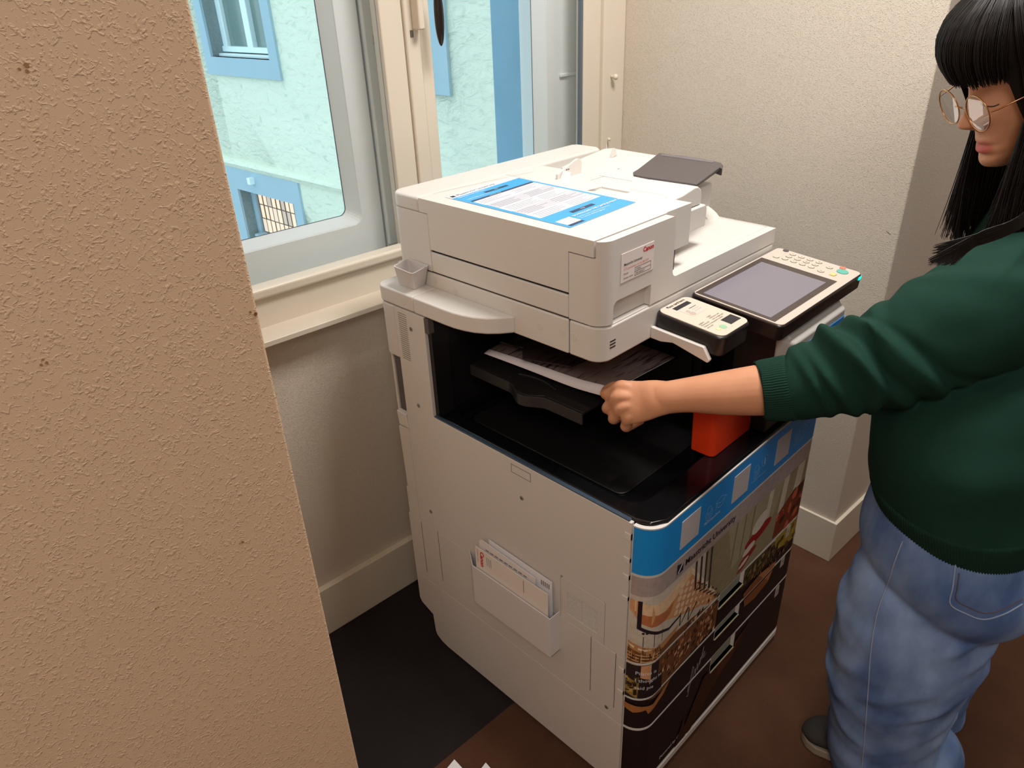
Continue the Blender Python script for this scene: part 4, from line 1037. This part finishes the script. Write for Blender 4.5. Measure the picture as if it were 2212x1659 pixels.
base = nt.nodes.new('ShaderNodeMixRGB'); base.inputs[1].default_value = lin((202, 142, 108)); base.inputs[2].default_value = lin((214, 156, 120)); nt.links.new(tn.outputs['Fac'], base.inputs[0])
prev = base.outputs[0]
for c_, r_, s_, colr in ((hp(.094, .010, -.084), .007, .009, (196, 96, 88)), (hp(.094, -.008, -.084), .007, .009, (196, 96, 88)), (hp(.090, .018, -.083), .003, .008, (196, 96, 88))):
    mx = nt.nodes.new('ShaderNodeMixRGB'); mx.inputs[2].default_value = lin(colr); nt.links.new(prev, mx.inputs[1]); nt.links.new(mask(c_, r_, s_), mx.inputs[0]); prev = mx.outputs[0]
nt.links.new(prev, b.inputs['Base Color'])
nb = nt.nodes.new('ShaderNodeBump'); nb.inputs['Strength'].default_value = .15; nb.inputs['Distance'].default_value = .0005
n4 = nt.nodes.new('ShaderNodeTexNoise'); n4.inputs['Scale'].default_value = 900; nt.links.new(geo.outputs['Position'], n4.inputs['Vector']); nt.links.new(n4.outputs['Fac'], nb.inputs['Height']); nt.links.new(nb.outputs[0], b.inputs['Normal'])

def catmull(P, n):
    """P: list of tuples of equal length; returns a smooth resampling with n steps per span"""
    out = []
    for i in range(len(P) - 1):
        p0, p1, p2, p3 = P[max(0, i - 1)], P[i], P[i + 1], P[min(len(P) - 1, i + 2)]
        for k in range(n):
            t = k / n
            out.append([.5 * (2 * b_ + (c - a) * t + (2 * a - 5 * b_ + 4 * c - d) * t * t + (3 * b_ - a - 3 * c + d) * t ** 3) for a, b_, c, d in zip(p0, p1, p2, p3)])
    out.append(list(P[-1])); return out
def loft(bm, rings, N=24, step=4, disp=None, caps=True, up=None, plane=None):
    """rings: (centre, ra, rb). ra along 'up' made perpendicular to the path, rb along the third axis; plane=(A,B) keeps rings in a fixed plane"""
    R = catmull([tuple(r[0]) + (r[1], r[2]) for r in rings], step); n = len(R); rows = []; s = 0
    for i, q in enumerate(R):
        c = Vector(q[:3])
        if plane: A, B = plane; T = A.cross(B)
        else:
            T = (Vector(R[min(n - 1, i + 1)][:3]) - Vector(R[max(0, i - 1)][:3])).normalized()
            A = (up - T * up.dot(T)).normalized(); B = T.cross(A)
        if i: s += (c - Vector(R[i - 1][:3])).length
        row = []
        for j in range(N):
            th = 2 * PI * j / N
            v = c + A * (q[3] * math.cos(th)) + B * (q[4] * math.sin(th))
            if disp:
                o = (A * math.cos(th) + B * math.sin(th)); v += o * disp(s, th, i / (n - 1), v)
            row.append(bm.verts.new(v))
        rows.append(row)
    for i in range(n - 1):
        for j in range(N): bm.faces.new((rows[i][j], rows[i][(j + 1) % N], rows[i + 1][(j + 1) % N], rows[i + 1][j]))
    if caps: bm.faces.new(rows[0][::-1]); bm.faces.new(rows[-1])
    return rows
def depth(P): return (P - CAM).dot(CF)
def pr(px, py, D, rpx, k=.85):
    P = pt(px, py, D); r = rpx * depth(P) / FPX; return (P, r, r * k)
def ball(bm, c, r): ellipsoid(bm, c, [Vector((r, 0, 0)), Vector((0, r, 0)), Vector((0, 0, r))], 14, 8)

UPV = (Vector((0, 0, 1)) * .9 + HF * .25).normalized()
# head by horizontal slices of the skull
us = [-.132, -.128, -.118, -.105, -.09, -.075, -.06, -.045, -.03, -.01, 0, .02, .04, .06, .08, .10, .115, .122]
fr = [.056, .070, .084, .089, .088, .0845, .085, .084, .083, .082, .081, .088, .094, .095, .090, .075, .045, .008]
sd = [.010, .022, .034, .044, .051, .056, .061, .065, .068, .070, .071, .073, .075, .075, .071, .060, .038, .008]
bk = [-.01, .0, .01, .02, .05, .07, .08, .088, .092, .095, .097, .100, .100, .097, .088, .07, .04, .008]
def tab(T, u):
    for i in range(len(us) - 1):
        if us[i] <= u <= us[i + 1]:
            t = (u - us[i]) / (us[i + 1] - us[i]); return T[i] * (1 - t) + T[i + 1] * t
    return T[0] if u < us[0] else T[-1]
def g(x, s): return math.exp(-(x / s) ** 2)
def headpt(th, u):
    c, s = math.cos(th), math.sin(th)
    f = (tab(fr, u) if c > 0 else tab(bk, u)) * c; l = tab(sd, u) * s
    if c > 0:
        al = abs(l)
        na = .005 * g(u - .002, .012) + .015 * g(u + .018, .014) + .029 * g(u + .038, .0145)
        f += na * g(l, .0100 + .0045 * g(u + .040, .013)) + .006 * g(u + .041, .007) * g(al - .012, .006)
        f += .0065 * g(u + .0745, .0050) * g(l, .019) + .0065 * g(u + .0885, .0055) * g(l, .017) - .003 * g(u + .0815, .0022) * g(l, .022)
        f += .005 * g(u + .112, .012) * g(l, .018) - .004 * g(u + .098, .005) * g(l, .018)
        f += -.009 * g(u - .000, .012) * g(al - .030, .014) + .0065 * g(u + .002, .008) * g(al - .031, .011) - .0015 * g(u + .0055, .0014) * g(al - .031, .012)
        f += .004 * g(u + .035, .016) * g(al - .04, .016)
    return f, l
bm = bmesh.new(); NT, NU = 110, 96; rows = []
for i in range(NU + 1):
    u = -.132 + .254 * i / NU; rows.append([bm.verts.new(hp(*headpt(2 * PI * j / NT, u), u)) for j in range(NT)])
for i in range(NU):
    for j in range(NT): bm.faces.new((rows[i][j], rows[i][(j + 1) % NT], rows[i + 1][(j + 1) % NT], rows[i + 1][j]))
bm.faces.new(rows[0][::-1]); bm.faces.new(rows[-1])
ellipsoid(bm, hp(-.005, .073, -.018), [HFv * .016, HL * .006, HU * .028]); ellipsoid(bm, hp(-.005, -.073, -.018), [HFv * .016, HL * .006, HU * .028])
NB = Vector((.628, -.300, 1.215))
loft(bm, [(hp(-.02, 0, -.04), .05, .05), (hp(-.022, 0, -.09), .050, .052), (hp(-.03, 0, -.13) * .6 + NB * .4, .049, .054), (NB, .055, .065)], up=HFv)
# trunk, hidden under the clothes
FB_ = Vector((-.45, .89, 0)).normalized(); LB = Vector((-.89, -.45, 0)).normalized()
TC = [(pt(2085, 1270, .975), .095, .12), (pt(2065, 1150, .98), .095, .12), (pt(2065, 1010, .99), .095, .12), (pt(2065, 890, 1.02), .10, .13), (pt(2120, 770, 1.06), .095, .13), (pt(2190, 680, 1.10), .075, .12), (NB, .05, .06)]
loft(bm, TC, N=32, plane=(FB_, LB))
SJ = pt(2160, 650, .985); EJ = pt(1820, 812, 1.005); WJ = pt(1446, 858, 1.078)
loft(bm, [(pt(2260, 640, 1.05), .05, .05), (SJ, .052, .05), (SJ * .5 + EJ * .5, .044, .044), (EJ, .040, .038), (pt(1740, 832, 1.02), .0440, .038), (pt(1650, 842, 1.035), .0430, .036), (pt(1560, 849, 1.055), .0370, .032), (pt(1490, 853, 1.07), .0305, .0250), (WJ, .0285, .0215), (pt(1425, 860, 1.084), .0290, .0200)], up=UPV)
# hand
K = [pt(1344, 835, 1.120), pt(1336, 857, 1.108), pt(1343, 880, 1.098), pt(1358, 901, 1.090)]
W_ = (K[3] - K[0]).normalized(); MC = (K[0] + K[3]) / 2
loft(bm, [(pt(1475, 855, 1.073), .022, .017), (pt(1448, 858, 1.079), .0275, .0195), (pt(1415, 861, 1.086), .0325, .0190), (pt(1390, 866, 1.094), .0355, .0165), (pt(1365, 869, 1.102), .0385, .0165), (pt(1346, 869, 1.108), .0370, .0145), (pt(1338, 870, 1.111), .034, .011)], N=28, up=-W_)
PIP = [pt(1309, 851, 1.142), pt(1312, 882, 1.130), pt(1325, 905, 1.118), pt(1352, 922, 1.104)]
for i in range(4):
    r0 = (.0118, .0120, .0114, .0110)[i]
    D1 = PIP[i] + HF * .016 + HR * .014 + Vector((0, 0, -.006)); D2 = D1 + HR * .017 + HF * .004 + Vector((0, 0, .004))
    if i == 0: D1 = PIP[0] + HF * .018 + HR * .006 + Vector((0, 0, .000)); D2 = D1 + HR * .012 + HF * .008 + Vector((0, 0, .004))
    root = K[i] + (WJ - K[i]) * .30
    loft(bm, [(root, r0 * .8, r0 * .8), (K[i], r0 * 1.03, r0 * 1.0), (K[i] * .45 + PIP[i] * .55, r0 * .93, r0 * .93), (PIP[i], r0 * .92, r0 * .92), (D1, r0 * .78, r0 * .78), (D2, r0 * .58, r0 * .58)], N=16, up=UPV)
    ball(bm, D2, r0 * .58); ball(bm, K[i] + (CAM - K[i]).normalized() * .0016, r0 * .86)
loft(bm, [(pt(1425, 848, 1.10), .013, .012), (pt(1388, 842, 1.145), .012, .0115), (pt(1348, 852, 1.165), .0105, .010), (pt(1318, 858, 1.168), .009, .0085), (pt(1306, 860, 1.166), .006, .006)], N=16, up=UPV)
# right arm hanging behind, right hand
RS = NB + LB * -.16 + Vector((0, 0, -.07)); RE = RS + Vector((.05, -.06, -.25)); RW = RE + Vector((-.05, .08, -.21))
loft(bm, [(RS, .05, .05), (RE, .04, .038), (RW, .028, .022), (RW + Vector((-.02, .04, -.08)), .036, .015), (RW + Vector((-.025, .05, -.15)), .03, .010)], up=LB)
# legs inside the jeans
LEGN = [(2000, 1300, .97), (1960, 1400, .97), (1925, 1520, .98), (1905, 1640, .99)]
LA = Vector((.475, -.375, .07)); RA = Vector((.60, -.30, .07))
loft(bm, [(pt(*LEGN[0]), .08, .08), (pt(*LEGN[1]), .07, .07), (pt(*LEGN[2]), .055, .055), (LA, .036, .036)], up=FB_)
loft(bm, [(pt(2060, 1330, 1.09), .07, .07), (pt(2030, 1420, 1.11), .055, .055), (RA, .036, .036)], up=FB_)
BODY = obj('body', bm, SKIN, PE)
md = BODY.modifiers.new('r', 'REMESH'); md.mode = 'VOXEL'; md.voxel_size = .0023
md = BODY.modifiers.new('s', 'SMOOTH'); md.factor = .5; md.iterations = 5
bake(BODY)

# sweatshirt
def fabric(name, rgb, rough=.9, sc=1400):
    return mat(name, rgb, rough, bump=(sc, .5, .0006, 2), var=(30, .10), spec=.15)
GREEN = fabric('sweat_green', (24, 56, 46)); GREENR = fabric('sweat_rib', (24, 54, 44))
def folds(s, th, t, v):
    a = 0
    for (sk, ph, amp, wd, sw) in ((.035, .6, .0045, .008, .012), (.062, 1.2, .0055, .009, .020), (.090, .4, .0070, .010, .026), (.118, 1.6, .0085, .011, .034), (.150, .9, .0080, .012, .040), (.20, 2.4, .006, .016, .05), (.26, .3, .005, .02, .06)):
        a += amp * g(s - sk - sw * math.sin(th - ph), wd) * (.75 + .5 * noise.noise(Vector((sk * 40, th, 1))))
        a -= amp * .5 * g(s - sk - .015 - sw * math.sin(th - ph), wd)
    return a * 1.35 + .004 * noise.noise(v * 18)
bm = bmesh.new()
SL_ = [pr(1702, 838, 1.025, 66, .95), pr(1722, 835, 1.02, 74, .95), pr(1770, 818, 1.012, 86, .9), pr(1835, 796, 1.0, 101, .9), pr(1900, 778, .992, 108, .9), pr(1970, 750, .985, 118, .9), pr(2045, 712, .98, 128, .9), pr(2120, 672, .985, 136, .9), pr(2190, 645, 1.01, 138, .9), pr(2250, 620, 1.06, 120, .8)]
loft(bm, SL_, N=96, step=22, disp=folds, up=UPV)
TS = [(pt(2062, 1060, .98), .1290, .160), (pt(2062, 1010, .985), .1300, .162), (pt(2064, 930, .99), .1280, .162), (pt(2075, 850, 1.015), .1240, .164), (pt(2118, 760, 1.05), .1200, .168), (pt(2180, 690, 1.085), .1080, .165), (NB + Vector((0, 0, -.045)), .088, .125), (NB + Vector((0, 0, .005)), .064, .075)]
def tf(s, th, t, v): return .010 * noise.noise(v * 6 + Vector((3, 1, 7))) + .004 * noise.noise(v * 15)
loft(bm, TS, N=96, step=16, disp=tf, plane=(FB_, LB))
loft(bm, [(RS + LB * .05 + Vector((0, 0, .01)), .085, .08), (RS, .078, .075), (RE, .066, .062), (RW * .8 + RE * .2, .05, .048)], N=32, step=8, up=LB, disp=tf)
SW = obj('sweatshirt', bm, GREEN, PE)
md = SW.modifiers.new('r', 'REMESH'); md.mode = 'VOXEL'; md.voxel_size = .0032
md = SW.modifiers.new('s', 'SMOOTH'); md.factor = .5; md.iterations = 2
bake(SW)
# ribbed cuff, hem and collar
def rib(nm, rings, N, amp, freq, up=None, plane=None, step=8):
    bm = bmesh.new()
    rr = loft(bm, rings, N=N, step=step, disp=lambda s, th, t, v: amp * math.cos(freq * th), up=up, plane=plane, caps=False)
    o = obj(nm, bm, GREENR, SW, smooth=True); m_ = o.modifiers.new('s', 'SOLIDIFY'); m_.thickness = .0025; m_.offset = -1; return o
rib('cuff', [pr(1640, 843, 1.040, 60, .98), pr(1648, 842, 1.039, 65, .98), pr(1675, 841, 1.033, 69, .98), pr(1702, 838, 1.026, 71, .98), pr(1714, 836, 1.023, 70, .98)], 480, .0006, 80, up=UPV)
rib('hem_band', [(pt(2064, 1112, .98), .1200, .150), (pt(2063, 1104, .98), .1250, .155), (pt(2062, 1060, .98), .1305, .1615), (pt(2062, 1048, .981), .1290, .160)], 900, .0006, 190, plane=(FB_, LB))
rib('collar', [(NB + Vector((0, 0, -.004)), .070, .080), (NB + Vector((0, 0, .018)), .064, .072)], 360, .0005, 90, plane=(FB_, LB))

# jeans
DEN = bpy.data.materials.new('denim'); DEN.use_nodes = True
nt = DEN.node_tree; b = nt.nodes['Principled BSDF']; b.inputs['Roughness'].default_value = .85; b.inputs['Specular IOR Level'].default_value = .15
tc = nt.nodes.new('ShaderNodeTexCoord'); mp = nt.nodes.new('ShaderNodeMapping'); mp.inputs['Scale'].default_value = (1, 1, .45); nt.links.new(tc.outputs['Object'], mp.inputs[0])
n1 = nt.nodes.new('ShaderNodeTexNoise'); n1.inputs['Scale'].default_value = 11; n1.inputs['Detail'].default_value = 8; nt.links.new(mp.outputs[0], n1.inputs['Vector'])
rp = nt.nodes.new('ShaderNodeValToRGB'); rp.color_ramp.elements[0].position = .35; rp.color_ramp.elements[0].color = lin((84, 112, 164)); rp.color_ramp.elements[1].position = .72; rp.color_ramp.elements[1].color = lin((150, 178, 220))
nt.links.new(n1.outputs['Fac'], rp.inputs[0]); nt.links.new(rp.outputs[0], b.inputs['Base Color'])
n2 = nt.nodes.new('ShaderNodeTexNoise'); n2.inputs['Scale'].default_value = 900; nt.links.new(tc.outputs['Object'], n2.inputs['Vector'])
bp = nt.nodes.new('ShaderNodeBump'); bp.inputs['Strength'].default_value = .5; bp.inputs['Distance'].default_value = .0006; nt.links.new(n2.outputs['Fac'], bp.inputs['Height']); nt.links.new(bp.outputs[0], b.inputs['Normal'])
def jf(s, th, t, v):
    q = Vector((v.x * 9, v.y * 9, v.z * 22 + 5 * v.x)); a = .006 * noise.noise(q) + .003 * noise.noise(v * 30)
    for sk, ph, am in ((.16, .5, .007), (.21, 2.0, .009), (.28, 1.0, .008), (.34, 2.6, .009), (.40, .2, .008), (.45, 1.8, .007)): a += am * g(s - sk - .09 * math.sin(th - ph), .014) * (.5 + noise.noise(Vector((sk * 30, th * 1.3, 4))))
    return a
bm = bmesh.new()
loft(bm, [(pt(2062, 1040, .98), .112, .140), (pt(2054, 1095, .98), .126, .152), (pt(2050, 1150, .98), .142, .160), (pt(2056, 1200, .98), .150, .162), (pt(2058, 1245, .985), .134, .152), (pt(2050, 1290, 1.0), .09, .12)], N=64, step=8, disp=lambda s, th, t, v: .003 * noise.noise(v * 20), plane=(FB_, LB))
NL = [pr(2045, 1150, .975, 120, .7), pr(2018, 1220, .975, 150, .75), pr(1990, 1290, .970, 160, .80), pr(1962, 1380, .965, 154, .82), pr(1935, 1460, .97, 136, .85), pr(1915, 1540, .98, 114, .9), pr(1906, 1640, .985, 103, .9)]
F0 = Vector((.470, -.385, .012))
loft(bm, NL + [(F0 + Vector((0, 0, .06)), .088, .084), (F0, .090, .086)], N=64, step=14, disp=jf, up=HR)
loft(bm, [pr(2060, 1320, 1.07, 95, .85), pr(2034, 1400, 1.10, 76, .9), pr(2003, 1540, 1.12, 69, .9), pr(1985, 1659, 1.13, 66, .9), (Vector((.598, -.325, .012)), .070, .068)], N=48, step=12, disp=jf, up=HR)
JE = obj('jeans', bm, DEN, PE)
md = JE.modifiers.new('r', 'REMESH'); md.mode = 'VOXEL'; md.voxel_size = .004
md = JE.modifiers.new('s', 'SMOOTH'); md.factor = .9; md.iterations = 14
bake(JE)
def bvh_of(o): return BVHTree.FromPolygons([v.co for v in o.data.vertices], [tuple(p.vertices) for p in o.data.polygons])
JB = bvh_of(JE)
def on(bvh, px, py, off=.001):
    d = (pt(px, py, 1) - CAM).normalized(); h = bvh.ray_cast(CAM, d)
    return (h[0] - d * off) if h[0] is not None else None
def tube(nm, P, r, m, parent, cyc=False, label=None):
    cu = bpy.data.curves.new(nm, 'CURVE'); cu.dimensions = '3D'; cu.bevel_depth = r; cu.bevel_resolution = 2
    sp = cu.splines.new('POLY'); sp.points.add(len(P) - 1); sp.use_cyclic_u = cyc
    for q, p in zip(sp.points, P): q.co = (p.x, p.y, p.z, 1)
    t = bpy.data.objects.new('t', cu); col.objects.link(t)
    dg = bpy.context.evaluated_depsgraph_get(); dg.update()
    me = bpy.data.meshes.new_from_object(t.evaluated_get(dg)); bpy.data.objects.remove(t); bpy.data.curves.remove(cu)
    me.materials.clear(); me.materials.append(m)
    for p_ in me.polygons: p_.use_smooth = True
    o = bpy.data.objects.new(nm, me); col.objects.link(o); place(o, parent)
    if label: o['label'] = label
    return o
def ontube(nm, pts, r, m, bvh, parent, n=8, off=.0006):
    P = [on(bvh, a, c, off) for a, c in catmull(pts, n)]; P = [p for p in P if p]
    if len(P) > 2: return tube(nm, P, r, m, parent)
DSEAM = mat('denim_seam', (150, 168, 196), .8); STI = mat('denim_stitch', (96, 84, 84), .8)
ontube('side_seam', [(1950, 1168), (1934, 1210), (1918, 1260), (1896, 1320), (1882, 1400), (1876, 1480), (1870, 1560), (1862, 1655)], .0013, DSEAM, JB, JE)
ontube('pocket_edge', [(2064, 1215), (2062, 1238), (2058, 1270), (2053, 1305), (2085, 1325), (2125, 1338), (2170, 1326), (2208, 1305)], .0013, DSEAM, JB, JE)
ontube('pocket_stitch', [(2072, 1238), (2068, 1270), (2066, 1296), (2095, 1313), (2130, 1325), (2170, 1315), (2208, 1294)], .0009, STI, JB, JE)
# shoes
def shoe(toe, heel, nm):
    d = (toe - heel).normalized(); s = Vector((-d.y, d.x, 0))
    bm = bmesh.new(); L = (toe - heel).length
    R = []
    for t, w_, h in ((0, .020, .045), (.08, .030, .07), (.3, .033, .08), (.55, .038, .065), (.75, .043, .048), (.9, .036, .036), (.97, .024, .026), (1.0, .006, .014)):
        c = heel + d * (L * t); R.append((Vector((c.x, c.y, .016 + h / 2)), h / 2, w_))
    loft(bm, R, N=28, step=5, up=Vector((0, 0, 1)))
    o = obj(nm, bm, mat('shoe_dark', (44, 40, 36), .8, bump=(300, .4, .001, 3)), PE, smooth=True)
    bm = bmesh.new(); out = []
    for t, w_ in ((0, .018), (.05, .030), (.3, .036), (.55, .041), (.75, .046), (.9, .038), (.97, .026), (1.01, .006)): out.append((t, w_))
    P = [heel + d * (L * t) + s * w_ for t, w_ in out] + [heel + d * (L * t) - s * w_ for t, w_ in out[::-1]]
    prism(bm, [(p.x, p.y) for p in P], 'z', 0.0006, .024); obj('sole', bm, mat('sole_grey', (150, 140, 124), .7), o, bevel=.004)
shoe(Vector((.392, -.180, 0)), Vector((.500, -.395, 0)), 'shoe'); shoe(Vector((.600, -.165, 0)), Vector((.675, -.385, 0)), 'shoe')

# glasses
GOLD = mat('gold_wire', (214, 160, 110), .25, metal=1.0)
GL = glass_mat('spectacle_lens', (.95, .95, .97), .10)
gl = obj('glasses', PR([(0, 0), (.001, 0), (0, .001)], 'z', 0, .0001), GOLD, PE, label='round gold wire glasses')
def rim(l0):
    P = [hp(.108 - .10 * abs(l - l0) * (1 if abs(l) > abs(l0) else .3) - .004, l, u) for l, u in [(l0 + .0235 * math.cos(a), -.015 + .0275 * math.sin(a)) for a in [2 * PI * i / 36 for i in range(36)]]]
    tube('rim', P, .0010, GOLD, gl, True)
    bm = bmesh.new(); bm.faces.new([bm.verts.new(p) for p in P]); obj('lens', bm, GL, gl)
gl.data.transform(Matrix.Translation(hp(.107, 0, -.008)))
rim(.0325); rim(-.0325)
tube('bridge', [hp(.105, -.008, -.010), hp(.110, -.004, -.006), hp(.111, 0, -.005), hp(.110, .004, -.006), hp(.105, .008, -.010)], .0010, GOLD, gl)
tube('temple_arm', [hp(.100, .058, -.010), hp(.094, .066, -.008), hp(.06, .073, -.006), hp(.0, .079, -.004), hp(-.02, .078, -.012)], .0011, GOLD, gl)
tube('temple_arm', [hp(.100, -.058, -.010), hp(.094, -.066, -.008), hp(.06, -.073, -.006), hp(.0, -.079, -.004), hp(-.02, -.078, -.012)], .0011, GOLD, gl)

ontube('eyelashes', [(2118, 224), (2130, 229), (2145, 230), (2158, 225)], .0007, mat('lash_black', (24, 16, 14), .6), bvh_of(BODY), PE)
# hair: a dark cap and many combed strands
HAIR = mat('hair_black', (22, 15, 12), .5, spec=.35)
def hairpt(th, u, off):
    c, s = math.cos(th), math.sin(th); uu = max(-.128, min(.122, u))
    f = (tab(fr, max(uu, .02)) if c > 0 else tab(bk, uu)) * c; l = tab(sd, max(uu, -.02)) * s
    k = 1 + off / max(.02, math.hypot(f, l)); return f * k, l * k
bm = bmesh.new(); rows = []
for i in range(31):
    row = []
    for j in range(72):
        th = 2 * PI * j / 72; a = abs((th + PI) % (2 * PI) - PI)
        low = .028 if a < .75 else (.028 - (a - .75) / .30 * .13 if a < 1.05 else -.102)
        u = low + (.122 - low) * math.sin(PI / 2 * i / 30)
        f, l = hairpt(th, u, .0085); up_ = .009 * i / 30
        row.append(bm.verts.new(hp(f, l, u + up_)))
    rows.append(row)
for i in range(30):
    for j in range(72): bm.faces.new((rows[i][j], rows[i][(j + 1) % 72], rows[i + 1][(j + 1) % 72], rows[i + 1][j]))
bm.faces.new(rows[-1])
HR_ = obj('hair', bm, HAIR, PE, smooth=True, label='long straight black hair with a fringe')
random.seed(21)
cu = bpy.data.curves.new('strands', 'CURVE'); cu.dimensions = '3D'; cu.bevel_depth = .00075; cu.bevel_resolution = 0; cu.materials.append(HAIR)
def strand(P):
    sp = cu.splines.new('POLY'); sp.points.add(len(P) - 1)
    for i, (q, p) in enumerate(zip(sp.points, P)):
        q.co = (p.x, p.y, p.z, 1); q.radius = 1.0 if i < len(P) * .75 else 1.0 - .75 * (i / len(P) - .75) / .25
for k in range(3000):
    th = random.uniform(-PI, PI); a = abs(th); off = random.uniform(.006, .016)
    P = []; clump = noise.noise(Vector((math.cos(th) * 9, math.sin(th) * 9, 2)))
    if a < .80:
        end = .026 + random.uniform(-.008, .010) + .006 * clump
        for i in range(10):
            u = .124 + (end - .124) * (i / 9) ** 1.1
            th2 = th * (1.25 - .25 * i / 9) + .05 * clump * i / 9
            f, l = hairpt(th2, u, off + .004 * math.sin(PI * i / 9)); P.append(hp(f, l, u + .010 * (1 - i / 9)))
    else:
        if .80 <= a < .98 and random.random() < .55: continue
        th = math.copysign(max(a, .98), th)
        if th < 0 and a < 1.45: th = -1.45 - random.uniform(0, .3)
        for i in range(7):
            u = .124 + (-.03 - .124) * (i / 6) ** 1.1; f, l = hairpt(th, u, off); P.append(hp(f, l, u + .010 * (1 - i / 6)))
        p = P[-1].copy(); side_ = 1 if th > 0 else -1
        zend = random.uniform(1.115, 1.165) if a < 2.2 else random.uniform(1.10, 1.15)
        dr = Vector((random.uniform(-.02, .02), random.uniform(-.02, .02), 0)) * .8
        fw = HFv * (.03 if side_ < 0 else .02); fw.z = 0
        n_ = 8; h = p.z - zend
        for i in range(1, n_ + 1):
            t = i / n_; q = p + Vector((0, 0, -h * t)) + dr * t * t + fw * t * (1 - t) * .3 + Vector((.004 * clump * math.sin(6 * t), .004 * clump * math.cos(5 * t), 0))
            P.append(q)
    strand(P)
# the lock lying over the near shoulder
for k in range(300):
    v_ = random.gauss(0, 1); e = random.random()
    v_ = max(-1.6, min(1.6, v_)); a0 = pt(2290 + 8 * v_, 410 + 12 * v_, 1.03); a1 = pt(2200, 482 + 9 * v_, .935); a2 = pt(2110, 518 + 8 * v_, .925)
    if e < .35: a3 = pt(2012 + random.uniform(0, 50), 538 + 6 * v_, .93)
    else: a3 = pt(2003 + random.uniform(0, 60), 566 + 5 * v_, .925)
    strand([Vector(q) for q in catmull([tuple(a0), tuple(a1), tuple(a2), tuple(a3)], 5)])
# wispy ends of the far side lock
for k in range(260):
    x = random.uniform(2092, 2165); D_ = random.uniform(1.22, 1.27)
    top = pt(x + 18, 265, D_); mid = pt(x - 8, 400, D_); end = pt(x - random.uniform(22, 48), random.uniform(455, 545), D_)
    strand([Vector(q) for q in catmull([tuple(top), tuple(mid), tuple(end)], 5)])
t = bpy.data.objects.new('t', cu); col.objects.link(t)
dg = bpy.context.evaluated_depsgraph_get(); dg.update()
me = bpy.data.meshes.new_from_object(t.evaluated_get(dg)); bpy.data.objects.remove(t); bpy.data.curves.remove(cu)
for p_ in me.polygons: p_.use_smooth = True
so = bpy.data.objects.new('strands', me); col.objects.link(so); place(so, HR_); so['kind'] = 'stuff'

# ------------------------------------------------------------------ small marks on the walls
STAIN = mat('stain_brown', (150, 112, 74), .8); SCUFF = mat('scuff_grey', (96, 88, 84), .8)
random.seed(9)
WL = bpy.data.objects['wall_left']; WR = bpy.data.objects['wall_right']
for (px, py, r_, n_) in ((541, 671, .0035, 3), (50, 140, .003, 3), (95, 783, .002, 3), (520, 1170, .002, 3), (335, 1310, .002, 2)):
    d = (pt(px, py, 1) - CAM); Ri = RT.inverted(); C0 = Ri @ CAM; dd = Ri.to_3x3() @ d; t = (.0810 - C0.y) / dd.y; q = C0 + dd * t
    for k in range(n_):
        bm = bmesh.new(); a = q + Vector((random.uniform(-1, 1) * r_ * 1.5, 0, random.uniform(-1, 1) * r_ * 1.5))
        cyl(bm, (a.x, .0813, a.z), (0, -1, 0), r_ * random.uniform(.3, .7), .0004, 7); obj('stain', bm, STAIN, WL, xf=RT)
d = (pt(1919, 503, 1) - CAM); C0 = Ri @ CAM; dd = Ri.to_3x3() @ d; t = (.992 - C0.x) / dd.x; q = C0 + dd * t
bm = bmesh.new(); prism(bm, [(q.y + .006, q.z + .004), (q.y - .006, q.z - .003), (q.y - .005, q.z - .0015)], 'x', .9914, .9922); obj('scuff_mark', bm, SCUFF, WR, xf=RT)
